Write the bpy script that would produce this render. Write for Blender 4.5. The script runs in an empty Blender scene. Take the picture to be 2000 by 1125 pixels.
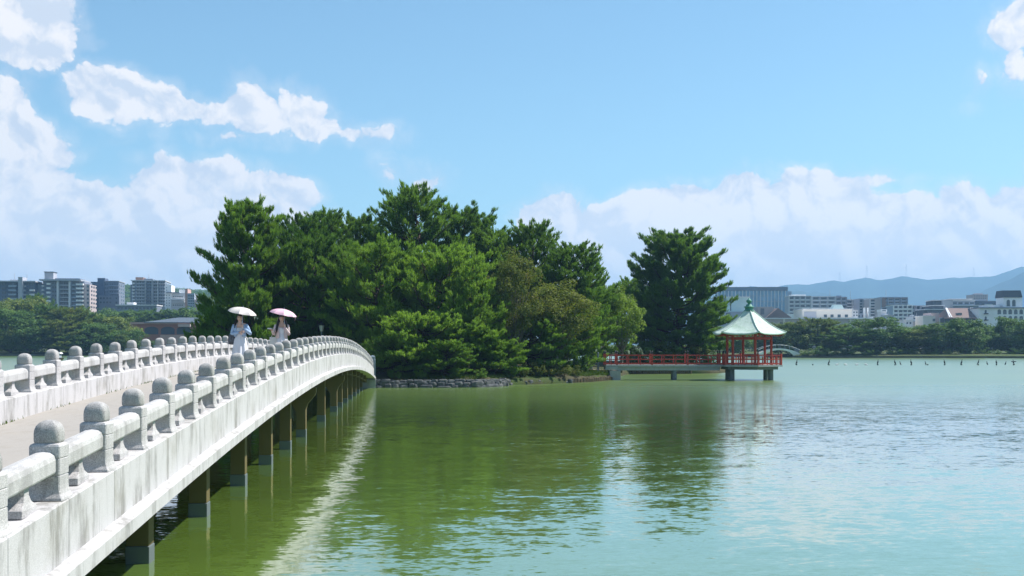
import bpy, bmesh, math, random
import numpy as np
from mathutils import Vector, Matrix

# ------------------------------------------------------------------ camera, sky, sun, exposure
SC = bpy.context.scene
COL = SC.collection
R = math.radians
TH = R(4.68)            # the camera looks this much to the right of the stone bridge's axis (+Y)
F = 2200.0              # focal length in pixels of a 2000 px wide frame
CAM_H = 2.75            # metres above the water
FWD = Vector((math.sin(TH), math.cos(TH), 0)); RIGHT = Vector((math.cos(TH), -math.sin(TH), 0))

cam_d = bpy.data.cameras.new('camera'); cam = bpy.data.objects.new('camera', cam_d); COL.objects.link(cam)
cam.location = (0, 0, CAM_H); cam.rotation_euler = (R(90), 0, -TH)
cam_d.sensor_width = 36; cam_d.lens = F / 2000 * 36
cam_d.shift_y = (673 - 562.5) / 2000
cam_d.clip_start = 0.1; cam_d.clip_end = 20000
SC.camera = cam

SUN_PHI, SUN_EL = R(17), R(54)     # azimuth from +X towards +Y, elevation
SUN_DIR = Vector((math.cos(SUN_EL) * math.cos(SUN_PHI), math.cos(SUN_EL) * math.sin(SUN_PHI), math.sin(SUN_EL)))
sun_d = bpy.data.lights.new('sun', 'SUN'); sun = bpy.data.objects.new('sun', sun_d); COL.objects.link(sun)
sun_d.energy = 5.0; sun_d.angle = R(0.53); sun_d.color = (1.0, 0.955, 0.91)
sun.rotation_euler = SUN_DIR.to_track_quat('Z', 'Y').to_euler()

SC.view_settings.view_transform = 'Standard'; SC.view_settings.look = 'None'
SC.view_settings.exposure = 0.7; SC.view_settings.gamma = 1.0; SC.view_settings.use_curve_mapping = False
SC.render.engine = 'CYCLES'
SC.cycles.use_denoising = True
SC.cycles.max_bounces = 6; SC.cycles.diffuse_bounces = 3; SC.cycles.glossy_bounces = 3
SC.cycles.transmission_bounces = 4; SC.cycles.volume_bounces = 0; SC.cycles.transparent_max_bounces = 6
SC.cycles.caustics_reflective = False; SC.cycles.caustics_refractive = False


class X:
    """A shader socket with arithmetic."""
    def __init__(self, nt, s): self.nt, self.s = nt, s
    def _m(self, op, *a, clamp=False):
        n = self.nt.nodes.new('ShaderNodeMath'); n.operation = op; n.use_clamp = clamp
        for i, v in enumerate((self,) + a):
            if isinstance(v, X): self.nt.links.new(v.s, n.inputs[i])
            else: n.inputs[i].default_value = v
        return X(self.nt, n.outputs[0])
    def __add__(s, o): return s._m('ADD', o)
    def __radd__(s, o): return s._m('ADD', o)
    def __sub__(s, o): return s._m('SUBTRACT', o)
    def __mul__(s, o): return s._m('MULTIPLY', o)
    def __rmul__(s, o): return s._m('MULTIPLY', o)
    def __rsub__(s, o): return (s * -1.0) + o
    def abs(s): return s._m('ABSOLUTE')
    def min(s, o): return s._m('MINIMUM', o)
    def max(s, o): return s._m('MAXIMUM', o)
    def step(s, a, b):     # smoothstep from a to b
        n = s.nt.nodes.new('ShaderNodeMapRange'); n.interpolation_type = 'SMOOTHSTEP'
        s.nt.links.new(s.s, n.inputs['Value'])
        n.inputs['From Min'].default_value = a; n.inputs['From Max'].default_value = b
        return X(s.nt, n.outputs[0])


def vmath(nt, op, a, b=None, c=None):
    n = nt.nodes.new('ShaderNodeVectorMath'); n.operation = op
    for i, v in enumerate((a, b, c)):
        if v is None: continue
        if isinstance(v, X): nt.links.new(v.s, n.inputs[i])
        elif op == 'SCALE' and i == 1: n.inputs['Scale'].default_value = v
        else: n.inputs[i].default_value = v
    out = n.outputs['Value'] if op in ('LENGTH', 'DOT_PRODUCT', 'DISTANCE') else n.outputs[0]
    return X(nt, out)


def noise(nt, vec, scale, detail=0.0, rough=0.5, dim='3D', color=False):
    n = nt.nodes.new('ShaderNodeTexNoise'); n.noise_dimensions = dim
    n.inputs['Scale'].default_value = scale; n.inputs['Detail'].default_value = detail
    n.inputs['Roughness'].default_value = rough
    if vec is not None: nt.links.new(vec.s, n.inputs['Vector'])
    return X(nt, n.outputs['Color' if color else 'Fac'])


def mixcol(nt, fac, a, b, mode='MIX'):
    n = nt.nodes.new('ShaderNodeMix'); n.data_type = 'RGBA'; n.blend_type = mode
    for i, v in ((0, fac), (6, a), (7, b)):
        if isinstance(v, X): nt.links.new(v.s, n.inputs[i])
        elif i == 0: n.inputs[0].default_value = v
        else: n.inputs[i].default_value = (*v[:3], 1)
    return X(nt, n.outputs[2])


def make_world():
    w = bpy.data.worlds.new('World'); SC.world = w; w.use_nodes = True
    nt = w.node_tree; nt.nodes.clear()
    out = nt.nodes.new('ShaderNodeOutputWorld')
    bg = nt.nodes.new('ShaderNodeBackground'); nt.links.new(bg.outputs[0], out.inputs[0])
    sky = nt.nodes.new('ShaderNodeTexSky'); sky.sky_type = 'NISHITA'; sky.sun_disc = False
    sky.sun_elevation = SUN_EL; sky.sun_rotation = R(90) - SUN_PHI
    sky.air_density = 1.0; sky.dust_density = 0.35; sky.ozone_density = 2.0; sky.altitude = 0
    tc = nt.nodes.new('ShaderNodeTexCoord')
    d = X(nt, tc.outputs['Generated'])
    sep = nt.nodes.new('ShaderNodeSeparateXYZ'); nt.links.new(d.s, sep.inputs[0])
    dx, dy, dz = (X(nt, o) for o in sep.outputs)
    az = dx._m('ARCTAN2', dy)             # clockwise from +Y
    el = dz._m('ARCSINE')
    az = az - TH                          # measured from the far end of the pond
    cb = nt.nodes.new('ShaderNodeCombineXYZ'); nt.links.new(az.s, cb.inputs[0]); nt.links.new(el.s, cb.inputs[1])
    p = X(nt, cb.outputs[0])
    # fractal warp of the cloud outlines
    w1 = vmath(nt, 'SUBTRACT', noise(nt, p, 9, 5, 0.55, '2D', True), (0.5, 0.5, 0.5))
    pw = vmath(nt, 'ADD', p, vmath(nt, 'MULTIPLY', w1, (0.034, 0.026, 0)))
    w2 = vmath(nt, 'SUBTRACT', noise(nt, p, 34, 3, 0.55, '2D', True), (0.5, 0.5, 0.5))
    pw = vmath(nt, 'ADD', pw, vmath(nt, 'MULTIPLY', w2, (0.014, 0.011, 0)))
    blobs = [  # azimuth, elevation, half width, half height (px of a 2200 px focal length)
        (45, 55, 118, 85), (215, 190, 78, 48), (300, 200, 74, 38), (395, 212, 62, 24), (488, 222, 60, 22), (480, 200, 30, 36),
        (520, 230, 60, 40), (580, 218, 54, 46), (620, 250, 78, 25), (672, 258, 60, 15), (470, 270, 55, 8),
        (15, 230, 60, 85), (75, 290, 66, 60), (20, 380, 140, 120), (150, 430, 130, 85), (60, 500, 160, 90),
        (365, 395, 140, 88), (555, 390, 78, 52), (250, 480, 260, 85), (520, 470, 160, 80), (420, 350, 60, 46),
        (822, 358, 40, 22), (752, 356, 9, 11),
        (1085, 428, 78, 46), (1210, 440, 120, 48), (1320, 430, 150, 66), (1455, 420, 120, 72), (1600, 410, 125, 80), (1580, 365, 66, 40),
        (1180, 500, 190, 60), (1400, 490, 260, 75), (1700, 460, 220, 80), (1740, 358, 60, 10), (1950, 470, 200, 82),
        (1880, 395, 62, 50), (1960, 385, 90, 26), (1990, 40, 66, 46), (1915, 158, 14, 17), (1990, 110, 30, 40),
        (40, 560, 300, 130), (330, 570, 330, 130), (560, 540, 110, 120), (1250, 570, 240, 110), (1500, 560, 330, 130), (1850, 560, 330, 130), (2120, 470, 200, 150), (-140, 440, 200, 190), (2160, 60, 150, 80), (-120, 60, 120, 90),
    ]
    dmin = None
    for (bx, by, rx, ry) in blobs:
        a0 = math.atan((bx - 1000) / F); e0 = math.atan((673 - by) / F * math.cos(a0))
        ra, re = rx / F * math.cos(a0) ** 2, ry / F * math.cos(a0)
        q = vmath(nt, 'MULTIPLY_ADD', pw, (1 / ra, 1 / re, 0), (-a0 / ra, -e0 / re, 0))
        L = (vmath(nt, 'LENGTH', q) - 1.0) * float(min(rx, ry * 1.5))
        dmin = L if dmin is None else dmin._m('SMOOTH_MIN', L, 7.0)
    # the same kind of sky carries on all round: a bank of cumulus along the horizon, scattered puffs above
    g1 = noise(nt, pw, 3.1, 3, 0.5, '2D')
    g2 = noise(nt, pw, 5.3, 3, 0.5, '2D')
    bank = (el - (g1 - 0.44) * 0.46) * 900.0
    puffs = (0.66 - g2) * 700.0
    gen = bank.min(puffs)
    away = az.abs().step(0.50, 0.60).max(el.step(0.34, 0.44))
    dmin = dmin + (gen - dmin) * away

    def billow(q):
        b = None
        for sc, amp in ((15, .50), (34, .28), (75, .15), (160, .08), (330, .04)):
            t = ((noise(nt, q, sc, 0, 0.5, '2D') - 0.5).abs()) * (amp * 2.6)
            b = t if b is None else b + t
        return b
    b0 = billow(pw)
    b1 = billow(vmath(nt, 'ADD', pw, (0.0075, 0.0105, 0)))
    dens = (b0 - 0.30) * 62.0 - dmin
    mask = dens.step(-1.0, 12.0)
    wisp = dens.step(-34.0, 22.0) * 0.34
    mask = mask.max(wisp)
    relief = (b0 - b1)
    soft = noise(nt, pw, 14, 3, 0.5, '2D')
    lit = (relief * 3.2 + 0.60 + (soft - 0.5) * 1.3 - dens.step(20.0, 110.0) * 0.12)._m('MULTIPLY', 1.0, clamp=True)
    ccol = mixcol(nt, lit, (0.47, 0.51, 0.575), (0.70, 0.67, 0.655))
    low = el.step(0.17, 0.02) * (0.35 + soft * 0.75)
    ccol = mixcol(nt, low._m('MULTIPLY', 0.9, clamp=True), ccol, (0.90, 0.85, 0.82))
    skyc = vmath(nt, 'MULTIPLY', X(nt, sky.outputs[0]), (SKY_K * SKY_T[0], SKY_K * SKY_T[1], SKY_K * SKY_T[2]))
    fin = mixcol(nt, mask * 0.97, skyc, ccol)
    nt.links.new(fin.s, bg.inputs[0]); bg.inputs[1].default_value = 1.0
    w.cycles.sampling_method = 'MANUAL'; w.cycles.sample_map_resolution = 512

SKY_K, SKY_T = 0.093, (0.89, 1.10, 1.06)
make_world()


def at(px, py, depth):
    """World point seen in that direction at that distance along the view axis."""
    return Vector((0, 0, CAM_H)) + depth * (FWD + RIGHT * ((px - 1000) / F) + Vector((0, 0, 1)) * ((673 - py) / F))

def gp(px, depth, z=0.0):
    v = at(px, 673, depth); v.z = z
    return v

# ------------------------------------------------------------------ helpers
def lnk(o, parent=None, loc=None, rz=None):
    COL.objects.link(o)
    if parent is not None: o.parent = parent
    if loc is not None: o.location = loc
    if rz is not None: o.rotation_euler = (0, 0, rz)
    return o

def tag(o, label=None, cat=None, group=None, kind=None):
    if label: o['label'] = label
    if cat: o['category'] = cat
    if group: o['group'] = group
    if kind: o['kind'] = kind
    return o

def thing(name, label, cat, loc=(0, 0, 0), rz=0.0, group=None):
    o = bpy.data.objects.new(name, None); o.empty_display_size = 0.2
    lnk(o, None, loc, rz)
    return tag(o, label, cat, group)

def dup_tree(o, parent=None):
    c = o.copy(); COL.objects.link(c); c.parent = parent
    for ch in o.children: dup_tree(ch, c)
    return c


class MB:
    def __init__(self): self.v, self.f = [], []
    def add(self, vs, fs):
        n = len(self.v); self.v += [tuple(x) for x in vs]; self.f += [tuple(i + n for i in f) for f in fs]; return self
    def box(self, c, s, rz=0.0):
        cx, cy, cz = c; hx, hy, hz = s[0] / 2, s[1] / 2, s[2] / 2
        ca, sa = math.cos(rz), math.sin(rz)
        vs = []
        for dz in (-hz, hz):
            for dx, dy in ((-hx, -hy), (hx, -hy), (hx, hy), (-hx, hy)):
                vs.append((cx + dx * ca - dy * sa, cy + dx * sa + dy * ca, cz + dz))
        return self.add(vs, [(3, 2, 1, 0), (4, 5, 6, 7), (0, 1, 5, 4), (1, 2, 6, 5), (2, 3, 7, 6), (3, 0, 4, 7)])
    def span(self, x0, x1, y0, y1, z0, z1): return self.box(((x0 + x1) / 2, (y0 + y1) / 2, (z0 + z1) / 2), (abs(x1 - x0), abs(y1 - y0), abs(z1 - z0)))
    def loft(self, rings, cap=True):
        n = len(rings[0]); vs = [p for r in rings for p in r]; fs = []
        for k in range(len(rings) - 1):
            for i in range(n):
                j = (i + 1) % n
                fs.append((k * n + i, k * n + j, (k + 1) * n + j, (k + 1) * n + i))
        if cap: fs += [tuple(range(n - 1, -1, -1)), tuple((len(rings) - 1) * n + i for i in range(n))]
        return self.add(vs, fs)
    def tube(self, pts, rad, n=6, cap=True):
        pts = [Vector(p) for p in pts]; rings = []
        if not hasattr(rad, '__len__'): rad = [rad] * len(pts)
        for i, p in enumerate(pts):
            t = (pts[min(i + 1, len(pts) - 1)] - pts[max(i - 1, 0)]).normalized()
            a = t.cross(Vector((0, 0, 1)) if abs(t.z) < 0.9 else Vector((1, 0, 0))).normalized(); b = t.cross(a)
            rings.append([p + (a * math.cos(2 * math.pi * k / n) + b * math.sin(2 * math.pi * k / n)) * rad[i] for k in range(n)])
        return self.loft(rings, cap)
    def lathe(self, prof, n=16, c=(0, 0, 0), sq=2.0, rz=0.0):
        rings = []
        for r, z in prof:
            ring = []
            for k in range(n):
                t = 2 * math.pi * k / n + rz
                ct, st = math.cos(t), math.sin(t)
                s = (abs(ct) ** sq + abs(st) ** sq) ** (-1 / sq)
                ring.append((c[0] + r * s * ct, c[1] + r * s * st, c[2] + z))
            rings.append(ring)
        return self.loft(rings)
    def sphere(self, c, r, n=10, m=7):
        if not hasattr(r, '__len__'): r = (r, r, r)
        rings = []
        for j in range(m + 1):
            t = math.pi * (j + 0.02) / (m + 0.04)
            rings.append([(c[0] + r[0] * math.sin(t) * math.cos(2 * math.pi * k / n), c[1] + r[1] * math.sin(t) * math.sin(2 * math.pi * k / n), c[2] - r[2] * math.cos(t)) for k in range(n)])
        return self.loft(rings)
    def mesh(self, name, smooth=False, bevel=0.0):
        me = bpy.data.meshes.new(name); me.from_pydata(self.v, [], self.f)
        if bevel:
            bm = bmesh.new(); bm.from_mesh(me)
            es = [e for e in bm.edges if len(e.link_faces) == 2 and e.calc_face_angle(0) > 0.6]
            bmesh.ops.bevel(bm, geom=es, offset=bevel, segments=2, affect='EDGES', profile=0.6, clamp_overlap=True)
            bm.to_mesh(me); bm.free()
        if smooth: me.polygons.foreach_set('use_smooth', [True] * len(me.polygons))
        me.update(); return me
    def build(self, name, m, parent=None, loc=None, rz=None, smooth=False, bevel=0.0):
        me = self.mesh(name, smooth, bevel); me.materials.append(m)
        return lnk(bpy.data.objects.new(name, me), parent, loc, rz)

def inst(name, me, parent=None, loc=None, rz=None, scale=None):
    o = lnk(bpy.data.objects.new(name, me), parent, loc, rz)
    if scale is not None: o.scale = scale
    return o

def np_mesh(name, V, Fc, m, smooth=False):
    """Mesh from an (n,3) float array and an (m,k) index array."""
    me = bpy.data.meshes.new(name); k = Fc.shape[1]
    me.vertices.add(len(V)); me.vertices.foreach_set('co', V.astype(np.float32).ravel())
    me.loops.add(Fc.size); me.loops.foreach_set('vertex_index', Fc.astype(np.int32).ravel())
    me.polygons.add(len(Fc)); me.polygons.foreach_set('loop_start', np.arange(0, Fc.size, k, dtype=np.int32))
    me.polygons.foreach_set('loop_total', np.full(len(Fc), k, dtype=np.int32))
    if smooth: me.polygons.foreach_set('use_smooth', np.ones(len(Fc), dtype=bool))
    me.materials.append(m); me.update(calc_edges=True); me.validate()
    return me

# ------------------------------------------------------------------ materials
def new_mat(name):
    m = bpy.data.materials.new(name); m.use_nodes = True
    nt = m.node_tree; b = nt.nodes['Principled BSDF']
    return m, nt, b

def obj_coords(nt, stretch=(1, 1, 1), world=False):
    if world:
        g = nt.nodes.new('ShaderNodeNewGeometry'); v = X(nt, g.outputs['Position'])
    else:
        tc = nt.nodes.new('ShaderNodeTexCoord'); oi = nt.nodes.new('ShaderNodeObjectInfo')
        off = vmath(nt, 'SCALE', X(nt, oi.outputs['Random']), None)
        n = off.s.node; n.inputs[0].default_value = (37, 53, 71); nt.links.new(oi.outputs['Random'], n.inputs['Scale'])
        for l in list(n.inputs[0].links): nt.links.remove(l)
        v = vmath(nt, 'ADD', X(nt, tc.outputs['Object']), off)
    return vmath(nt, 'MULTIPLY', v, stretch)

def mat(name, col, rough=0.75, var=0.18, scale=3.0, detail=5, bump=0.0, bscale=25.0, spec=0.3, stretch=(1, 1, 1), world=False, metal=0.0, tint=None, tscale=1.0, tamt=0.5, emit=None):
    m, nt, b = new_mat(name)
    p = obj_coords(nt, stretch, world)
    n1 = noise(nt, p, scale, detail, 0.6)
    k = (n1 - 0.5) * (var * 4.0) + 1.0
    c = vmath(nt, 'MULTIPLY', X(nt, k.s), col)
    if tint is not None:
        n2 = noise(nt, p, tscale, 4, 0.6)
        c = mixcol(nt, n2.step(0.45, 0.7) * tamt, c, tint)
    nt.links.new(c.s, b.inputs['Base Color'])
    b.inputs['Roughness'].default_value = rough; b.inputs['Specular IOR Level'].default_value = spec; b.inputs['Metallic'].default_value = metal
    if bump:
        bn = nt.nodes.new('ShaderNodeBump'); bn.inputs['Strength'].default_value = bump; bn.inputs['Distance'].default_value = 0.02
        h = noise(nt, p, bscale, 4, 0.6); nt.links.new(h.s, bn.inputs['Height']); nt.links.new(bn.outputs[0], b.inputs['Normal'])
    return m

def concrete(name, col, streak=0.35, speck=0.15, rough=0.85, dark=(0.20, 0.195, 0.18)):
    """Weathered pale concrete or granite: rain streaks, blotches and fine speckle."""
    m, nt, b = new_mat(name)
    p = obj_coords(nt)
    st = noise(nt, vmath(nt, 'MULTIPLY', p, (6, 3.6, 0.9)), 1.0, 6, 0.68)
    bl = noise(nt, p, 1.3, 5, 0.65)
    sp = noise(nt, p, 95, 2, 0.7)
    k = (sp - 0.5) * (speck * 4) + 1.0
    c = vmath(nt, 'MULTIPLY', X(nt, k.s), col)
    c = mixcol(nt, (st.step(0.45, 0.66) * (bl.step(0.30, 0.62) * (0.8 * streak) + 0.25 * streak)), c, dark)
    c = mixcol(nt, (bl.step(0.50, 0.80) * streak * 0.8), c, (dark[0] * 1.3, dark[1] * 1.25, dark[2] * 1.1))
    nt.links.new(c.s, b.inputs['Base Color']); b.inputs['Roughness'].default_value = rough; b.inputs['Specular IOR Level'].default_value = 0.25
    bn = nt.nodes.new('ShaderNodeBump'); bn.inputs['Strength'].default_value = 0.5; bn.inputs['Distance'].default_value = 0.006
    h = noise(nt, p, 60, 4, 0.7); nt.links.new(h.s, bn.inputs['Height']); nt.links.new(bn.outputs[0], b.inputs['Normal'])
    return m

def foliage(name, c1, c2, c3=None, trans=0.3, scale=0.55, rough=0.55):
    """Leaves: colour varies by clump, by leaf and from tree to tree; some light comes through."""
    m, nt, b = new_mat(name); nt.nodes.remove(b)
    out = nt.nodes['Material Output']
    g = nt.nodes.new('ShaderNodeNewGeometry'); oi = nt.nodes.new('ShaderNodeObjectInfo')
    p = obj_coords(nt)
    f = (noise(nt, p, scale, 3, 0.6) - 0.5) * 1.5 + (X(nt, g.outputs['Random Per Island']) - 0.5) * 0.55 + (X(nt, oi.outputs['Random']) - 0.5) * 0.45 + 0.5
    c = mixcol(nt, f._m('MULTIPLY', 1.0, clamp=True), c1, c2)
    if c3: c = mixcol(nt, noise(nt, p, scale * 2.2, 2, 0.5).step(0.58, 0.75) * 0.55, c, c3)
    d = nt.nodes.new('ShaderNodeBsdfPrincipled'); d.inputs['Roughness'].default_value = rough; d.inputs['Specular IOR Level'].default_value = 0.10
    t = nt.nodes.new('ShaderNodeBsdfTranslucent'); mx = nt.nodes.new('ShaderNodeMixShader'); mx.inputs[0].default_value = trans
    tcol = vmath(nt, 'MULTIPLY', c, (1.25, 1.35, 0.7))
    nt.links.new(c.s, d.inputs['Base Color']); nt.links.new(tcol.s, t.inputs[0])
    nt.links.new(d.outputs[0], mx.inputs[1]); nt.links.new(t.outputs[0], mx.inputs[2]); nt.links.new(mx.outputs[0], out.inputs[0])
    return m

def water_mat():
    m, nt, b = new_mat('pond_water')
    g = nt.nodes.new('ShaderNodeNewGeometry'); p = X(nt, g.outputs['Position'])
    # wind ripples as surface slopes: long low waves, ripples, fine chop; calmer and livelier patches
    patch = noise(nt, vmath(nt, 'MULTIPLY', p, (0.03, 0.022, 0)), 1.0, 3, 0.5).step(0.36, 0.62) * 0.75 + 0.45
    sy = nt.nodes.new('ShaderNodeSeparateXYZ'); nt.links.new(p.s, sy.inputs[0])
    far = X(nt, sy.outputs[1]).step(26, 90)          # open water past the island's lee is finely chopped
    s = None
    for (sx, sy_, sc, det, amp, lo) in ((0.5, 1.0, 0.5, 1, 0.03, 1), (0.36, 1.0, 2.2, 2, 0.046, 1), (0.42, 1.0, 5.5, 2, 0.090, 0), (0.6, 1.0, 14.0, 1, 0.09, 0)):
        n = vmath(nt, 'SUBTRACT', noise(nt, vmath(nt, 'MULTIPLY', p, (sx, sy_, 0)), sc, det, 0.5, '3D', True), (0.5, 0.5, 0.5))
        n = vmath(nt, 'MULTIPLY', n, (amp * 0.8, amp * 1.35, 0))
        k = patch * (1.0 - far * 0.7) if lo else patch * (1.0 - far * 0.7)
        sc_n = nt.nodes.new('ShaderNodeVectorMath'); sc_n.operation = 'SCALE'; nt.links.new(n.s, sc_n.inputs[0]); nt.links.new(k.s, sc_n.inputs['Scale']); n = X(nt, sc_n.outputs[0])
        s = n if s is None else vmath(nt, 'ADD', s, n)
    nrm = vmath(nt, 'NORMALIZE', vmath(nt, 'ADD', s, (0, 0, 1)))
    nt.links.new(nrm.s, b.inputs['Normal'])
    big = noise(nt, vmath(nt, 'MULTIPLY', p, (0.05, 0.05, 0)), 1.0, 4, 0.55)
    c = mixcol(nt, big.step(0.35, 0.68), (0.090, 0.156, 0.026), (0.120, 0.190, 0.034))
    nt.links.new(c.s, b.inputs['Base Color'])
    rgh = far * 0.25 + 0.065; nt.links.new(rgh.s, b.inputs['Roughness']); nt.links.new(rgh.s, b.inputs['Coat Roughness'])
    b.inputs['Coat Weight'].default_value = 1.0; b.inputs['Coat IOR'].default_value = 1.5; b.inputs['Coat Roughness'].default_value = 0.03; nt.links.new(nrm.s, b.inputs['Coat Normal'])
    b.inputs['Roughness'].default_value = 0.03; b.inputs['IOR'].default_value = 1.333; b.inputs['Specular IOR Level'].default_value = 0.5
    return m

M = {}
M['cap'] = concrete('weathered_cap', (0.37, 0.36, 0.35), 0.6, 0.5, dark=(0.10, 0.098, 0.09))
M['beam'] = concrete('rail_stone', (0.46, 0.45, 0.44), 0.5, 0.30, dark=(0.14, 0.135, 0.13))
M['stone'] = concrete('pale_concrete', (0.50, 0.485, 0.485), 0.78, 0.14)
M['granite'] = concrete('granite', (0.45, 0.435, 0.43), 0.40, 0.45, dark=(0.09, 0.088, 0.083))
M['deck'] = concrete('deck_concrete', (0.335, 0.31, 0.28), 0.42, 0.08, dark=(0.26, 0.24, 0.21))
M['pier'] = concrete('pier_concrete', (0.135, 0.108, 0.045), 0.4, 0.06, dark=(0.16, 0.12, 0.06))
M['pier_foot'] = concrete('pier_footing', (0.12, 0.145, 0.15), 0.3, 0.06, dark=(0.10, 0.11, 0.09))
M['grey_conc'] = concrete('grey_concrete', (0.34, 0.36, 0.37), 0.35, 0.06)
M['dark_conc'] = concrete('dark_concrete', (0.17, 0.19, 0.20), 0.3, 0.06, dark=(.07, .075, .07))
M['water'] = water_mat()
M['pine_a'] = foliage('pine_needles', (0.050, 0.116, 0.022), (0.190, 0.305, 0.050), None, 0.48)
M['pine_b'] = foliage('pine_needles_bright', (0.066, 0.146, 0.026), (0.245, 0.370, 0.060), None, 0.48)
M['leaf_olive'] = foliage('olive_leaves', (0.075, 0.110, 0.026), (0.190, 0.210, 0.045), (0.26, 0.16, 0.06), 0.4)
M['leaf_light'] = foliage('light_leaves', (0.100, 0.170, 0.028), (0.290, 0.370, 0.060), None, 0.42)
M['leaf_far'] = foliage('far_leaves', (0.040, 0.095, 0.030), (0.150, 0.240, 0.055), (0.20, 0.24, 0.055), 0.30, 0.35)
M['leaf_far2'] = foliage('far_leaves_yellow', (0.06, 0.11, 0.03), (0.21, 0.25, 0.055), (0.21, 0.16, 0.05), 0.30, 0.35)
M['bark'] = mat('pine_bark', (0.085, 0.062, 0.046), 0.95, 0.35, 6, 6, 0.9, 18, 0.1)
M['bark_grey'] = mat('grey_bark', (0.15, 0.135, 0.115), 0.95, 0.3, 6, 6, 0.8, 18, 0.1)
M['grass'] = foliage('grass_blades', (0.045, 0.085, 0.016), (0.115, 0.175, 0.03), None, 0.3, 0.8)
M['ground'] = mat('park_ground', (0.060, 0.085, 0.028), 0.95, 0.3, 0.05, 6, world=True, tint=(0.10, 0.10, 0.05), tscale=0.11, tamt=0.8, spec=0.1)
M['soil'] = mat('island_soil', (0.062, 0.058, 0.032), 0.95, 0.3, 1.2, 6, 0.6, 12, 0.1, world=True, tint=(0.045, 0.080, 0.018), tscale=0.35, tamt=0.9)
M['path'] = mat('sandy_path', (0.50, 0.42, 0.34), 0.95, 0.12, 4, 5, 0.3, 30, 0.1, world=True)
M['rock'] = mat('shore_stone', (0.075, 0.08, 0.083), 0.9, 0.40, 2.2, 6, 1.0, 9, 0.2, tint=(0.19, 0.19, 0.175), tscale=1.6, tamt=0.5)
M['bank'] = mat('bank_edge', (0.10, 0.095, 0.08), 0.95, 0.3, 0.6, 5, world=True)
M['wood'] = mat('stake_wood', (0.13, 0.10, 0.065), 0.9, 0.3, 5, 5, 0.6, 20, 0.1)
M['red'] = mat('vermilion_paint', (0.43, 0.048, 0.022), 0.5, 0.12, 3, 4, 0.1, 30, 0.4, tint=(0.36, 0.045, 0.025), tscale=2.0, tamt=0.5)
M['black'] = mat('black_metal', (0.02, 0.022, 0.024), 0.45, 0.1, 5, 3, spec=0.4)
M['patina'] = mat('copper_patina', (0.50, 0.60, 0.53), 0.75, 0.13, 5.0, 6, 0.4, 14, 0.3, tint=(0.33, 0.46, 0.35), tscale=2.6, tamt=0.8)
M['patina_dark'] = mat('dark_patina', (0.06, 0.24, 0.18), 0.6, 0.25, 5, 5, 0.2, 20, 0.4)
M['plaster'] = mat('pale_soffit', (0.62, 0.60, 0.55), 0.8, 0.1)
M['skin'] = mat('skin', (0.62, 0.40, 0.31), 0.5, 0.04, 8, 2, spec=0.35)
M['hair'] = mat('dark_hair', (0.016, 0.011, 0.010), 0.45, 0.25, 30, 3, 0.3, 60, 0.4)
M['dress'] = mat('white_dress', (0.70, 0.69, 0.72), 0.85, 0.05, 6, 3, 0.2, 20, 0.1)
M['blue_knit'] = mat('blue_knit', (0.36, 0.48, 0.66), 0.9, 0.07, 20, 3, 0.4, 120, 0.1)
M['pink_knit'] = mat('pink_knit', (0.72, 0.57, 0.56), 0.9, 0.07, 20, 3, 0.4, 120, 0.1)
M['umb_cream'] = mat('cream_canopy', (0.60, 0.55, 0.51), 0.6, 0.03, 4, 2, spec=0.3)
M['umb_pink'] = mat('pink_canopy', (0.70, 0.44, 0.52), 0.6, 0.03, 4, 2, spec=0.3)
M['steel'] = mat('steel', (0.55, 0.56, 0.58), 0.35, 0.05, metal=0.8)
M['grey_metal'] = mat('grey_paint', (0.22, 0.27, 0.30), 0.5, 0.1, 3)
M['bag_dark'] = mat('dark_bag', (0.10, 0.105, 0.12), 0.8, 0.6, 22, 3)
M['bag_pale'] = mat('canvas_bag', (0.66, 0.63, 0.58), 0.9, 0.06)
M['white'] = mat('white_paint', (0.78, 0.78, 0.77), 0.5, 0.05)
M['feather_black'] = mat('black_feathers', (0.015, 0.016, 0.02), 0.6, 0.2, 10)
M['feather_white'] = mat('white_feathers', (0.75, 0.75, 0.75), 0.8, 0.06, 10)
M['lamp_glass'] = mat('lamp_glass', (0.55, 0.58, 0.56), 0.2, 0.03, spec=0.5)
M['far_road'] = mat('roof_felt', (0.25, 0.26, 0.27), 0.9, 0.1)

# ------------------------------------------------------------------ ground, pond, island terrain
rng = random.Random(7)
POND = [(-70, 1.5), (-25, 2.5), (0, 2.8), (25, 2.8), (60, 6), (110, 40), (150, 105), (168, 170)] + \
       [tuple(gp(px, d)[:2]) for px, d in ((2250, 214), (2000, 226), (1800, 231), (1650, 233), (1560, 236), (1500, 244), (1300, 262), (1000, 280), (700, 292), (400, 296), (200, 286), (100, 276), (0, 270), (-150, 262))] + \
       [(-140, 200), (-135, 120), (-115, 45), (-95, 12)]

def smooth_loop(pts, sub=4):
    n = len(pts); out = []
    for i in range(n):
        p0, p1, p2, p3 = (Vector(pts[(i + k) % n]) for k in (-1, 0, 1, 2))
        for k in range(sub):
            t = k / sub
            out.append(0.5 * ((2 * p1) + (p2 - p0) * t + (2 * p0 - 5 * p1 + 4 * p2 - p3) * t * t + (3 * p1 - p0 - 3 * p2 + p3) * t ** 3))
    return out

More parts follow.
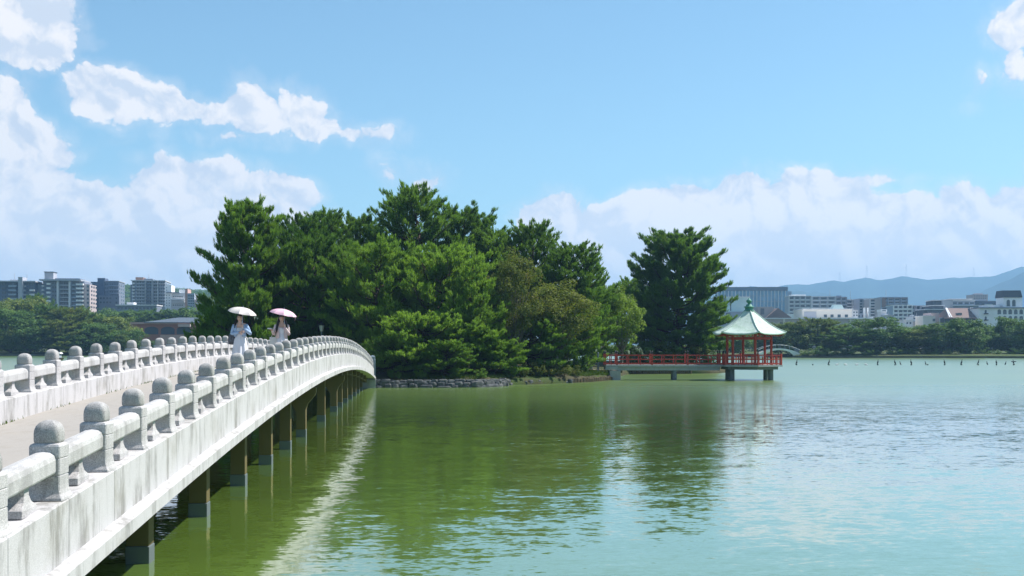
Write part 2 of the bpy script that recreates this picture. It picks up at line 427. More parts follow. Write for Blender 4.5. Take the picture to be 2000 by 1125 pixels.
def build_ground():
    loop = smooth_loop(POND, 4); c = Vector((5, 130)); n = len(loop); m = MB()
    rings = []
    for k, s in enumerate((0, 1.2, 5, 20, 80, 300, 1200, 9000)):
        ring = []
        for p in loop:
            d = (p - c).normalized(); q = p + d * s
            z = (0.42, 0.62, 0.75, 0.85, 1.1, 1.5, 2.0, 4.0)[k] + (rng.uniform(-.06, .06) if 0 < k < 4 else 0)
            if q.y < 14 and k < 4: z = (0.45, 0.66, 0.72, 0.74)[k]
            ring.append((q.x, q.y, z))
        rings.append(ring)
    m.loft(rings, False)
    g = tag(m.build('ground', M['ground'], smooth=True), kind='structure')
    e = MB(); e.loft([[(p.x, p.y, -1.2) for p in loop], [(p.x, p.y, 0.42) for p in loop]], False)
    tag(e.build('shore_edge', M['bank']), kind='structure')
    w = MB(); w.add([(-210, -6, 0), (260, -6, 0), (260, 330, 0), (-210, 330, 0)], [(0, 1, 2, 3)])
    tag(w.build('pond_water', M['water']), kind='structure')
    b = MB(); b.add([(-210, -6, -1.1), (260, -6, -1.1), (260, 330, -1.1), (-210, 330, -1.1)], [(0, 1, 2, 3)])
    tag(b.build('pond_bed', M['bank']), kind='structure')
build_ground()

ISL_PX = [(395, 92), (440, 84), (560, 77.5), (650, 73.6), (735, 72.2), (850, 72.4), (930, 72.8), (972, 74.2), (1000, 76.5), (1080, 79.2), (1150, 83), (1188, 86.6), (1211, 89.5),
          (1213, 98), (1240, 105.5), (1350, 106.5), (1405, 109), (1425, 116), (1380, 130), (1150, 134), (800, 132), (520, 124), (400, 108)]
ISL = smooth_loop([tuple(gp(px, d)[:2]) for px, d in ISL_PX], 4)
ISL_C = gp(860, 98)

def isl_z(x, y):
    """Height of the island's ground."""
    p = Vector((x, y)); dm = min((p - q).length for q in ISL)
    return 0.5 + 0.5 * min(1, dm / 6.0) + 0.05 * math.sin(x * 0.9) * math.cos(y * 0.7)

def build_island():
    c = Vector((ISL_C.x, ISL_C.y)); rings = []
    prof = ((1.006, -1.0), (1.0, 0.10), (0.985, 0.42))
    for s, z in prof: rings.append([(c.x + (p.x - c.x) * s, c.y + (p.y - c.y) * s, z) for p in ISL])
    for s in (0.95, 0.88, 0.75, 0.55, 0.3, 0.08):
        rings.append([(c.x + (p.x - c.x) * s, c.y + (p.y - c.y) * s, isl_z(c.x + (p.x - c.x) * s, c.y + (p.y - c.y) * s) + rng.uniform(-.04, .04)) for p in ISL])
    m = MB(); m.loft(rings, True)
    tag(m.build('island_ground', M['soil'], smooth=True), kind='structure')
    # sandy path showing between the trunks
    m = MB(); pts = [gp(px, d) for px, d in ((700, 78), (820, 83), (930, 85), (990, 84.5), (1060, 86), (1130, 90), (1195, 92))]
    top = []
    for i, p in enumerate(pts):
        t = (pts[min(i + 1, len(pts) - 1)] - pts[max(i - 1, 0)]).normalized(); nrm = Vector((-t.y, t.x, 0))
        top.append([(*(p + nrm * w)[:2], isl_z(*(p + nrm * w)[:2]) + 0.10) for w in (1.1, 0.4, -0.4, -1.1)])
    vs = [v for r in top for v in r]; fs = [(i * 4 + j, i * 4 + j + 1, i * 4 + 5 + j, i * 4 + 4 + j) for i in range(len(pts) - 1) for j in range(3)]
    tag(m.add(vs, fs).build('island_path', M['path'], smooth=True), kind='structure')
build_island()

def build_mountains():
    """Two ranges of wooded hills far behind the town."""
    def ridge(name, prof, depth, thick, seed, mt):
        r = np.random.RandomState(seed); n = 160; xs = np.linspace(prof[0][0], prof[-1][0], n)
        hy = np.interp(xs, [p[0] for p in prof], [p[1] for p in prof])
        hy = hy - np.cumsum(r.randn(n)) * 0.0 - 1.6 * np.abs(np.sin(xs * 0.031 + seed)) - 1.1 * np.sin(xs * 0.083 + 2 * seed) - 0.7 * np.sin(xs * 0.19)
        V = []; rows = 14
        for j in range(rows):
            t = j / (rows - 1) * 2 - 1            # -1 front foot, 0 crest, 1 back foot
            f = (1 - abs(t)) ** 0.9
            for i in range(n):
                dd = depth + thick * t + thick * 0.10 * math.sin(xs[i] * 0.045 + j * 0.4 + seed) * (1 - f)
                crest = (673 - hy[i]) / F * depth + CAM_H
                spur = 1 - 0.22 * (1 - f) * (0.5 + 0.5 * math.sin(xs[i] * 0.055 + seed * 3))
                p = gp(xs[i], dd * 1.0); p.z = max(1.0, crest * f * spur)
                V.append(p)
        fs = np.array([(j * n + i, j * n + i + 1, (j + 1) * n + i + 1, (j + 1) * n + i) for j in range(rows - 1) for i in range(n - 1)])
        me = np_mesh(name, np.array(V), fs, mt, True)
        tag(lnk(bpy.data.objects.new(name, me)), kind='structure')
    mm = mat('mountain_forest', (0.032, 0.055, 0.04), 0.95, 0.4, 0.009, 6, world=True, spec=0.05)
    ridge('mountain_range', [(1180, 640), (1300, 590), (1380, 572), (1430, 561), (1472, 552), (1500, 557), (1550, 549), (1600, 546), (1625, 541), (1650, 543), (1690, 535), (1720, 538), (1770, 534), (1830, 538), (1890, 534), (1930, 532), (1965, 524), (2000, 513), (2060, 508), (2200, 512), (2500, 530), (2800, 580)], 4000, 850, 3, mm)
    ridge('mountain_foothill', [(1760, 640), (1800, 610), (1850, 592), (1900, 572), (1950, 548), (2000, 524), (2060, 508), (2200, 500), (2400, 530), (2700, 600)], 3100, 700, 5, mm)
    ridge('mountain_spur', [(1400, 640), (1480, 572), (1560, 562), (1610, 566), (1650, 580), (1720, 600), (1800, 640)], 3300, 560, 9, mm)
build_mountains()

# ------------------------------------------------------------------ the stone bridge
BX0, BX1 = -3.09, -6.60        # centre lines of the two railings
BAY = 1.4
POST_H = 0.66
Y_FIRST, N_POST = 9.68 - 6 * BAY, 52
Y_END = Y_FIRST + (N_POST - 1) * BAY

def br_top(y):
    """Height of the post tops along the bridge."""
    d = y - 41.3
    if d > 0: return 3.07 - 0.00123 * d * d
    if y > 8: return 3.07 - 0.00094 * d * d
    z8 = 3.07 - 0.00094 * 33.3 ** 2; s8 = 2 * 0.00094 * 33.3
    return z8 + s8 * (y - 8) + 0.0030 * (y - 8) ** 2 * 1.6
def br_par(y): return br_top(y) - POST_H       # top of the parapet
def br_deck(y): return br_par(y) - 0.37

RB = random.Random(8)
def build_bridge():
    root = thing('stone_bridge', 'long pale arched stone bridge with round-capped posts crossing to the island', 'bridge')
    # one post and its cap, shared by all
    pm = MB(); w = 0.125
    def sq8(h, z, c=.010): return [(-h + c, -h, z), (h - c, -h, z), (h, -h + c, z), (h, h - c, z), (h - c, h, z), (-h + c, h, z), (-h, h - c, z), (-h, -h + c, z)]
    pm.loft([sq8(h, z) for h, z in [(w + 0.034, 0.0), (w + 0.03, 0.018), (w + 0.012, 0.05), (w + .003, .085), (w, 0.12), (w, 0.196), (w - .006, 0.2), (w - .006, .205), (w, .209), (w, 0.336), (w - .006, .34), (w - .006, .345), (w, .349), (w, 0.44), (w - 0.008, 0.455), (w - 0.026, 0.465)]])
    post_me = pm.mesh('post', False, 0); post_me.materials.append(M['granite'])
    cm = MB(); cm.lathe([(.094, 0), (.094, .007), (.101, .014), (.1035, .03), (.1035, .088), (.100, .115), (.090, .145), (.071, .169), (.046, .185), (.021, .192), (.004, .194)], 32, sq=9)
    cap_me = cm.mesh('post_cap', True); cap_me.materials.append(M['cap'])
    bm_ = MB()
    def ring(wx, wy, z): return [(-wx, -wy, z), (wx, -wy, z), (wx, wy, z), (-wx, wy, z)]
    bm_.loft([ring(.085, .17, 0), ring(.085, .17, .06), ring(.08, .15, .075), ring(.07, .085, .11), ring(.062, .055, .16), ring(.062, .06, .235)])
    bal_me = bm_.mesh('baluster', False, 0.006); bal_me.materials.append(M['granite'])
    ys = [Y_FIRST + i * BAY for i in range(N_POST)]
    for side, xc in ((1, BX0), (-1, BX1)):
        for i, y in enumerate(ys):
            p = inst('post', post_me, root, (xc + RB.uniform(-.006, .006), y + RB.uniform(-.012, .012), br_par(y) - 0.004)); p.rotation_euler = (RB.uniform(-.008, .008), RB.uniform(-.008, .008), RB.uniform(-.025, .025)); p.scale = (1, 1, RB.uniform(.985, 1.012)); c = inst('post_cap', cap_me, p, (0, 0, 0.4595))
        for i in range(N_POST - 1):
            y0, y1 = ys[i], ys[i + 1]; dz = br_par(y1) - br_par(y0); z0 = br_par(y0)
            def zs(t): return z0 + dz * t
            ym = (y0 + y1) / 2; t0, t1 = 0.12 / BAY, 1 - 0.12 / BAY
            # rounded handrail beam
            prof = [(-.095, .225), (.095, .225), (.102, .24), (.102, .335), (.09, .375), (.055, .398), (0, .405), (-.055, .398), (-.09, .375), (-.102, .335), (-.102, .24)]
            m = MB(); m.loft([[(xc + a, y0 + BAY * t, zs(t) + b) for a, b in prof] for t in (t0, t1)])
            m.build('rail_beam', M['beam'], root)
            inst('baluster', bal_me, root, (xc, ym, zs(.5) - 0.004))
            # parapet block with its drip ledge, small open joints between blocks
            j = 0.004 / BAY; s = side
            prof = [(.17, -.003 - .012), (.155, 0), (-.19, 0), (-.205, -.012), (-.205, -.64), (.17, -.64), (.17, -.515)]
            m = MB(); rr = [[(xc + s * a, y0 + BAY * t, zs(t) + b) for a, b in prof] for t in (j, 1 - j)]
            if s > 0: rr = rr[::-1]
            m.loft(rr); m.build('parapet_block', M['stone'], root)
            prof = [(.165, -.495), (.285, -.53), (.285, -.665), (.165, -.665)]
            m = MB(); rr = [[(xc + s * a, y0 + BAY * t, zs(t) + b) for a, b in prof] for t in (0.001, 0.999)]
            if s > 0: rr = rr[::-1]
            m.loft(rr); m.build('drip_ledge', M['stone'], root)
    # deck
    m = MB(); prof = [(BX1 + .19, 0), ((BX0 + BX1) / 2, .035), (BX0 - .19, 0), (BX0 - .19, -.26), (BX1 + .19, -.26)]
    yy = np.linspace(ys[0], ys[-1], 120)
    m.loft([[(a, y, br_deck(y) + b) for a, b in prof] for y in yy][::-1]); m.build('deck', M['deck'], root)
    # approach slab on the near bank and landing on the island
    m = MB(); m.loft([[(a, y, zz + b) for a, b in prof] for y, zz in ((-6, .9), (ys[0] - 0.002, br_deck(ys[0])))][::-1]); m.build('approach_slab', M['deck'], root)
    # longitudinal girders under the deck
    for xg in (BX0 - .42, BX1 + .42):
        m = MB(); pr = [(-.16, -.62), (.16, -.62), (.16, -.90), (-.16, -.90)]
        m.loft([[(xg + a, y, br_par(y) + b) for a, b in pr] for y in np.linspace(3.5, 72, 60)][::-1]); m.build('girder', M['pier'], root)
    # piers
    for d, kind in ((6.9, 0), (10.7, 0), (14.6, 0), (18.45, 0), (22.4, 0), (26.3, 0), (30.1, 0), (34.1, 1), (40.9, 0), (46.8, 1), (49.9, 0), (53.6, 0), (57.2, 0), (60.7, 0), (64.0, 0), (67.5, 0)):
        zt = br_par(d) - 0.89
        for s, xo in ((1, BX0 - .30), (-1, BX1 + .30)):
            w = .28; xi = xo - s * w; e = MB()
            if kind == 0:
                e.span(min(xo, xi), max(xo, xi), d - .14, d + .14, 0.22, zt)
            else:
                h = zt; pr = [(xo, .22), (xo, h * .55), (xo + s * .05, h * .66), (xo + s * .27, h * .84), (xo + s * .30, h * .90), (xo + s * .30, h), (xo - s * .75, h), (xo - s * .75, h * .9), (xo - s * .42, h * .66), (xi, h * .5), (xi, .22)]
                if s < 0: pr = pr[::-1]
                e.loft([[(a, d + t, b) for a, b in pr] for t in (-.16, .16)][::-1])
            pr_o = e.build('pier', M['pier'], root, bevel=0.012)
            q = MB(); q.span(min(xo, xi) - .008, max(xo, xi) + .008, d - .15, d + .15, -1.0, 0.218); q.build('pier_footing', M['pier_foot'], pr_o, bevel=0.015)
        c = MB(); c.span(BX1 + .1, BX0 - .1, d - .11, d + .11, zt + 0.003, br_par(d) - .64 + .003); c.build('cross_beam', M['pier'], root)
    # abutment on the island
    m = MB(); m.span(BX1 - .3, BX0 + .3, Y_END - 0.7, Y_END + 3, -1.0, br_par(Y_END) - .67); m.build('abutment', M['grey_conc'], root)
    m = MB(); m.loft([[(a, y, zz + b) for a, b in prof] for y, zz in ((Y_END + .002, br_deck(Y_END)), (Y_END + 6, 0.95))][::-1]); m.build('landing_slab', M['deck'], root)
    for xc in (BX0 + .05, BX1 - .05):
        m = MB(); m.lathe([(.2, 0), (.2, 1.62), (.16, 1.66), (.19, 1.70), (.19, 1.78), (.08, 1.86)], 20, (xc, Y_END + .42, 0.2), sq=12); m.build('end_pillar', M['grey_metal'], root)
    # weeds growing in the joint between deck and parapet
    r = np.random.RandomState(4); V = []; Fc = []
    for _ in range(260):
        y = r.uniform(10, 40) if r.rand() < .75 else r.uniform(3, 60)
        y = 12 + (y - 12) // 3 * 3 + r.randn() * .5
        x = BX1 + .21 + abs(r.randn()) * .02; z = br_deck(y)
        a = r.uniform(0, 6.28); h = r.uniform(.02, .07); n = len(V); wv = .008
        V += [(x - wv * math.cos(a), y - wv * math.sin(a), z), (x + wv * math.cos(a), y + wv * math.sin(a), z), (x + r.randn() * .02, y + r.randn() * .02, z + h)]; Fc.append((n, n + 1, n + 2))
    me = np_mesh('weeds', np.array(V), np.array(Fc), M['grass'])
    tag(lnk(bpy.data.objects.new('weeds', me)), 'little green weeds in the deck joint along the parapet foot', 'weeds', kind='stuff')
build_bridge()

# ------------------------------------------------------------------ trees
def frames(ax, r):
    """Orthonormal frames whose third axis is ax, spun at random."""
    ax = ax / np.linalg.norm(ax, axis=1, keepdims=True)
    h = np.where(np.abs(ax[:, 2:3]) < 0.9, np.array([[0, 0, 1.0]]), np.array([[1.0, 0, 0]]))
    u = np.cross(h, ax); u /= np.linalg.norm(u, axis=1, keepdims=True); v = np.cross(ax, u)
    a = r.uniform(0, 6.283, len(ax))[:, None]
    return np.stack([u * np.cos(a) + v * np.sin(a), v * np.cos(a) - u * np.sin(a), ax], axis=2)     # columns

def scatter(tmplV, tmplF, P, A, S, r):
    """Copies of a small template at P, pointing along A, scaled by S, joined in one mesh."""
    Rm = frames(A, r); n, k = len(P), len(tmplV)
    V = np.einsum('nij,kj->nki', Rm, tmplV) * S[:, None, None] + P[:, None, :]
    Fc = (tmplF[None] + (np.arange(n) * k)[:, None, None]).reshape(-1, tmplF.shape[1])
    return V.reshape(-1, 3), Fc

def tuft_template(nb, seed, spread=0.75, width=0.13):
    """A shoot of pine needles: slim blades round an upright axis."""
    r = np.random.RandomState(seed); V = []; Fc = []
    for i in range(nb):
        a = i * 2.4 + r.uniform(-.3, .3); b = i / nb * 0.55
        o = np.array([math.cos(a), math.sin(a), 0]); t = np.array([-math.sin(a), math.cos(a), 0])
        tilt = spread * (1.15 - 0.75 * i / nb)
        d = o * math.sin(tilt) + np.array([0, 0, 1]) * math.cos(tilt)
        base = np.array([0, 0, b]); L = r.uniform(.45, .65)
        n = len(V); V += [base - t * width / 2, base + t * width / 2, base + d * L]; Fc.append((n, n + 1, n + 2))
    return np.array(V), np.array(Fc)

def leaf_template():
    return np.array([(-.5, 0, 0), (0, -.32, .08), (.5, 0, 0), (0, .32, .08)]), np.array([(0, 1, 2, 3)])

def make_pine(seed, H, Rr, base=0.25, top_round=0.6, nl=40, tuft=0.5, nb=13, dens=1.0, lean=(0, 0), low_wide=1.0, egg=False):
    """A black pine: bent trunk, tiers of limbs, upright needle tufts along the twigs. Returns (wood mesh data, needle arrays)."""
    r = np.random.RandomState(seed); wood = MB(); P = []; A = []; S = []
    ph = r.uniform(0, 6.28)
    def axis(t): return np.array([lean[0] * t * t + .25 * math.sin(3 * t + ph) * t, lean[1] * t * t + .25 * math.cos(2.6 * t + ph) * t, H * t])
    r0 = 0.016 * H + .05
    wood.tube([axis(t) for t in np.linspace(0, .97, 9)], [r0 * (1.25 if t == 0 else (1 - .88 * t)) for t in np.linspace(0, .97, 9)], 8)
    for k in range(nl):
        t = base + (0.975 - base) * ((k + r.uniform(0, .6)) / nl) ** 0.9
        u = (t - base) / (1 - base)
        prof = (1 - u ** (1.0 + 2.2 * top_round)) ** 0.75 * (1 - 0.25 * max(0, .25 - u) / .25 * (2 - low_wide)) + 0.10
        if egg: prof = max(.03, 1 - ((u - .36) / .66) ** 2) ** .5
        L = Rr * prof * r.uniform(.78, 1.08)
        az = k * 2.399 + r.uniform(-.5, .5); up0 = -0.12 + .75 * u + r.uniform(-.12, .12)
        o = np.array([math.cos(az), math.sin(az), 0.0]); b0 = axis(t)
        pts = []
        for s in np.linspace(0, 1, 6):
            pts.append(b0 + o * L * s * math.cos(up0 * .8) + np.array([0, 0, L * (math.sin(up0) * s + .16 * s * s - .05 * math.sin(s * 3.1))]) + np.cross(o, (0, 0, 1)) * .1 * L * math.sin(2.5 * s + k))
        pts = np.array(pts); rl = max(.02, .018 * L + .03 * (1 - u))
        wood.tube(pts, [rl * (1 - .8 * s) + .006 for s in np.linspace(0, 1, 6)], 5)
        nsub = max(3, int(2.6 * L + 2))
        for q in range(nsub + 1):
            s = 0.28 + .72 * (q + r.uniform(0, .5)) / (nsub + .5) if q < nsub else 1.0
            s = min(s, 1); i = min(int(s * 5), 4); f = s * 5 - i
            b = pts[i] * (1 - f) + pts[i + 1] * f
            sd = 1 if q % 2 else -1
            dirv = o * r.uniform(.35, .9) + np.cross(o, (0, 0, 1)) * sd * r.uniform(.5, 1.0) * (1 if q < nsub else .1) + np.array([0, 0, r.uniform(.05, .5) + .3 * u])
            dirv /= np.linalg.norm(dirv); l2 = (.30 * L * (1.15 - .6 * s) + .35) * r.uniform(.7, 1.2)
            e = b + dirv * l2 + np.array([0, 0, .12 * l2])
            wood.tube([b, (b + e) / 2 - np.array([0, 0, .04 * l2]), e], [.014, .010, .005], 3, False)
            nt_ = max(3, int(dens * (4 + 11.0 * l2)))
            ss = r.uniform(.30, 1.05, nt_) ** .7
            jit = r.randn(nt_, 3) * np.array([.15, .15, .07]) * (.55 + .4 * l2)
            P.append(b + (e - b) * ss[:, None] + jit)
            A.append(dirv * .40 + o * .25 + np.array([0, 0, .95]) + r.randn(nt_, 3) * .22)
            S.append(tuft * r.uniform(.7, 1.2, nt_))
    # leader shoots at the very top
    n = 26; P.append(axis(.985) + r.randn(n, 3) * np.array([.28, .28, .30])); A.append(np.array([0, 0, 1.0]) + r.randn(n, 3) * .3); S.append(tuft * r.uniform(.8, 1.2, n))
    P, A, S = np.concatenate(P), np.concatenate(A), np.concatenate(S)
    tv, tf = tuft_template(nb, seed)
    return wood, scatter(tv, tf, P, A, S, r)

def make_broadleaf(seed, H, Rr, base=.3, nclump=70, per=120, leaf=.16, flat=.8, trunk_r=.16):
    """A spreading broadleaf tree: forked trunk, twigs, leaf clumps with gaps between."""
    r = np.random.RandomState(seed); wood = MB(); P = []; A = []; S = []
    zc = H * (base + (1 - base) * .5); hz = H * (1 - base) / 2
    fork = np.array([r.randn() * .2, r.randn() * .2, H * base * .85])
    wood.tube([(0, 0, 0), fork * .5 + r.randn(3) * .05, fork], [trunk_r * 1.25, trunk_r, trunk_r * .8], 8)
    for k in range(nclump):
        d = r.randn(3); d /= np.linalg.norm(d); d[2] = d[2] * .9 + .15
        rad = r.uniform(.45, 1.0) ** .6
        bump = 1 + .22 * math.sin(3 * math.atan2(d[1], d[0]) + seed) * math.cos(2.2 * d[2] + seed)
        d2 = d[2] if base > .1 else max(-.88, min(1, d[2] * 1.3))
        c = np.array([d[0] * Rr * rad * bump, d[1] * Rr * rad * bump, zc + d2 * hz * rad * bump * .95])
        mid = fork + (c - fork) * .5 + r.randn(3) * .15 * Rr * .3
        if k % 2 == 0: wood.tube([fork, mid, c], [trunk_r * .32, trunk_r * .16, .012], 4, False)
        cr = Rr * r.uniform(.16, .30)
        n = int(per * r.uniform(.7, 1.3)); q = r.randn(n, 3); q /= np.linalg.norm(q, axis=1, keepdims=True)
        q *= (r.uniform(.25, 1, n) ** .5)[:, None]
        P.append(c + q * cr * np.array([1.15, 1.15, flat])); A.append(q * .8 + np.array([0, 0, .7]) + r.randn(n, 3) * .45); S.append(leaf * r.uniform(.7, 1.3, n))
    tv, tf = leaf_template()
    return wood, scatter(tv, tf, np.concatenate(P), np.concatenate(A), np.concatenate(S), r)

ORDW = ['first', 'second', 'third', 'fourth', 'fifth', 'sixth', 'seventh', 'eighth', 'ninth', 'tenth', 'eleventh', 'twelfth', 'thirteenth', 'fourteenth', 'fifteenth', 'sixteenth', 'seventeenth', 'eighteenth', 'nineteenth', 'twentieth', 'twenty-first', 'twenty-second', 'twenty-third', 'twenty-fourth', 'twenty-fifth', 'twenty-sixth', 'twenty-seventh', 'twenty-eighth', 'twenty-ninth', 'thirtieth', 'thirty-first', 'thirty-second', 'thirty-third', 'thirty-fourth', 'thirty-fifth', 'thirty-sixth', 'thirty-seventh', 'thirty-eighth', 'thirty-ninth', 'fortieth']
TREES = {}
def proto(key, data, crown_mat, bark, H, Rr):
    wood, (V, Fc) = data
    wm = wood.mesh('trunk', True); wm.materials.append(bark)
    rad = np.hypot(V[:, 0], V[:, 1])
    TREES[key] = (wm, np_mesh('crown', V, Fc, crown_mat), float(np.percentile(V[:, 2], 99.97)), float(np.percentile(rad, 97)))

def plant(name, key, loc, H, width, rz, label, cat='tree', group=None, crown_mat=None):
    wm, cm, h0, r0 = TREES[key]
    o = thing(name, label, cat, loc, rz, group); s = H / h0; sx = (width / 2) / r0
    t = inst('trunk', wm, o); t.scale = (sx, sx, s)
    c = inst('crown', cm, o); c.scale = (sx, sx, s)
    if crown_mat: c.material_slots[0].link = 'OBJECT'; c.material_slots[0].material = crown_mat
    return o

proto('pine_tall', make_pine(11, 13, 4.3, .20, .55, 56, .43, 13, 1.45), M['pine_a'], M['bark'], 13, 4.3)
proto('pine_tall2', make_pine(23, 13.5, 4.4, .24, .75, 56, .43, 13, 1.45), M['pine_a'], M['bark'], 13.5, 4.4)
proto('pine_cone', make_pine(37, 12.5, 4.6, .05, .45, 72, .46, 13, 1.55, low_wide=2), M['pine_a'], M['bark'], 12.5, 4.6)
proto('pine_round', make_pine(83, 12.5, 4.2, .03, .6, 84, .46, 13, 1.75, egg=True), M['pine_a'], M['bark'], 12.5, 4.2)
proto('pine_mid', make_pine(41, 9, 4.4, .14, .9, 50, .42, 13, 1.5, low_wide=1.6), M['pine_b'], M['bark'], 9, 4.4)
proto('pine_low', make_pine(59, 5.5, 3.4, .14, 1.0, 38, .42, 13, 1.5, lean=(.5, -1.2), low_wide=1.8), M['pine_b'], M['bark'], 5.5, 3.4)
proto('broad_olive', make_broadleaf(5, 9.5, 3.0, .25, 110, 170, .17), M['leaf_olive'], M['bark_grey'], 9.5, 3.0)
proto('broad_light', make_broadleaf(8, 6.4, 2.3, .28, 70, 180, .16, .8, .14), M['leaf_light'], M['bark_grey'], 6.4, 2.3)
proto('shrub', make_broadleaf(14, 1.6, 1.1, .05, 26, 90, .12, .8, .04), M['leaf_olive'], M['bark_grey'], 1.6, 1.1)
proto('far_round', make_broadleaf(21, 10, 4.6, .02, 120, 85, .42, .75, .2), M['leaf_far'], M['bark'], 10, 4.6)
proto('far_broad', make_broadleaf(22, 9, 5.2, .04, 130, 85, .42, .7, .2), M['leaf_far'], M['bark'], 9, 5.2)
proto('far_pine', make_pine(71, 10, 3.9, .08, .8, 34, .85, 8, .7), M['leaf_far'], M['bark'], 10, 3.9)
proto('far_pine2', make_pine(72, 11, 3.6, .3, .6, 26, .85, 8, .5), M['leaf_far'], M['bark'], 11, 3.6)

# island trees: kind, x of the trunk, y of the top, distance, width in px, crown, what singles it out
ISLAND = [
    ('pine_cone', 488, 390, 80, 215, None, 'tall dark pine at the left end of the island'),
    ('pine_tall2', 588, 412, 87, 150, None, 'slender pine just right of the leftmost tall pine'),
    ('pine_tall', 648, 408, 92, 165, None, 'dark pine behind the pink umbrella with a small pointed top'),
    ('pine_tall2', 703, 412, 95, 150, None, 'dark pine left of the tallest pine on the island'),
    ('pine_tall', 818, 360, 92, 235, None, 'tallest dark pine in the middle of the island'),
    ('pine_tall2', 905, 398, 95, 190, None, 'dark pine right beside the tallest pine'),
    ('pine_tall', 968, 448, 93, 150, None, 'dark pine between the tallest pine and the brownish tree'),
    ('pine_tall2', 1040, 428, 94, 150, None, 'pointed dark pine rising behind the brownish tree'),
    ('pine_tall', 1125, 472, 90, 165, None, 'dark spreading pine left of the gap before the lone right pine'),
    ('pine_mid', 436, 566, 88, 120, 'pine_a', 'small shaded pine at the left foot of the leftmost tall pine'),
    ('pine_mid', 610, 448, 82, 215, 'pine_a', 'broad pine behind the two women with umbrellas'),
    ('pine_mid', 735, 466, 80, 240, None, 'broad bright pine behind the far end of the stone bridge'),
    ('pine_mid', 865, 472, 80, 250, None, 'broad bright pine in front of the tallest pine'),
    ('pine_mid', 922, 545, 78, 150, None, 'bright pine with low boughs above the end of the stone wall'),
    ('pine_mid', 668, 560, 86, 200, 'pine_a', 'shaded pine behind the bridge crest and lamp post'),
    ('pine_low', 812, 606, 76.5, 215, None, 'low bright pine leaning over the stone wall by the bridge end'),
    ('pine_low', 905, 620, 78, 180, None, 'low bushy pine over the grassy shore bend'),
    ('pine_low', 765, 655, 75.2, 130, None, 'small low pine by the stone wall nearest the bridge end'),
    ('pine_low', 868, 662, 74.8, 120, None, 'small low pine hanging over the middle of the stone wall'),
    ('pine_low', 968, 660, 77.6, 120, None, 'small low pine at the right end of the stone wall'),
    ('broad_olive', 1008, 482, 79.5, 118, None, 'brownish olive broadleaf tree among the pines'),
    ('broad_olive', 1085, 545, 82.5, 150, None, 'olive broadleaf tree with thin arching branches near the water'),
    ('pine_low', 1100, 600, 86, 150, None, 'low green pine beside the red walkway entrance'),
    ('pine_low', 1030, 618, 82, 170, None, 'low pine over the dark shore between the olive trees'),
    ('broad_light', 1212, 556, 93.5, 100, None, 'light green broadleaf tree with a grey trunk behind the walkway'),
    ('pine_round', 1322, 446, 113, 192, None, 'large lone dark pine behind the red walkway'),
    ('pine_tall', 1232, 540, 122, 90, None, 'small dark pine left of the lone large pine'),
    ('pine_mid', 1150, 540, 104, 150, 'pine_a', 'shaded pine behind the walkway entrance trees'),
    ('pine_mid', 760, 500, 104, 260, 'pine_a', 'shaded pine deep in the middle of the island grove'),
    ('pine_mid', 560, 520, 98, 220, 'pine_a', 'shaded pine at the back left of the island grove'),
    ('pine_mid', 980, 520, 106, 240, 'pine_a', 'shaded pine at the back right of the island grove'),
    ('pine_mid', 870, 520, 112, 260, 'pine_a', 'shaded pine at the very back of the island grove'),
    ('broad_olive', 1275, 600, 118, 120, 'leaf_far', 'dark leafy tree under the lone pine at left'),
    ('broad_olive', 1378, 625, 118, 80, 'leaf_far', 'dark leafy tree between the lone pine and the pavilion'),
]
_r = random.Random(5)
for kd, px, py, d, wpx, cm_, lab in ISLAND:
    p = gp(px, d); p.z = isl_z(p.x, p.y) - 0.08
    H = (673 - py) * d / F + CAM_H - p.z
    plant('pine_tree' if kd.startswith('pine') else 'broadleaf_tree', kd, p, H, wpx * d / F, _r.uniform(0, 6.28) if kd != 'pine_low' else _r.uniform(-.5, .5), lab, 'tree', 'trees on the island', M[cm_] if cm_ else None)

SHRUBS = [(745, 75.5, 1.5), (775, 75.8, 1.3), (800, 77, 1.7), (842, 76.5, 1.2), (880, 77.5, 1.5), (920, 77.8, 1.0), (1035, 81, 1.1), (1062, 82.5, 1.5), (1090, 83.5, 1.3), (1118, 85, 1.6), (1140, 87, 1.2), (1235, 108.5, 2.2), (1262, 109, 1.8), (1290, 110, 2.4), (1320, 109.5, 1.9), (1352, 111, 2.3), (1385, 112, 1.8), (700, 82, 1.8), (640, 80, 2.0), (590, 82, 1.8), (720, 112, 3.0), (800, 118, 3.0), (880, 120, 3.2), (960, 120, 3.0), (1020, 78.4, .9), (1046, 79.2, 1.0), (1072, 79.9, .9), (1098, 80.9, 1.1), (1124, 82.2, .8), (996, 77.3, .8), (940, 74.0, .7), (892, 73.6, .7), (822, 73.4, .8), (772, 73.3, .7)]
for i, (px, d, h) in enumerate(sorted(SHRUBS)):
    p = gp(px, d); p.z = isl_z(p.x, p.y) - .05
    plant('shrub', 'shrub', p, h, h * 1.5, _r.uniform(0, 6), 'small dark shrub under the island trees, %s of them from the left' % ORDW[i], 'shrub', 'shrubs under the island trees', M['pine_a'] if i % 2 else None)

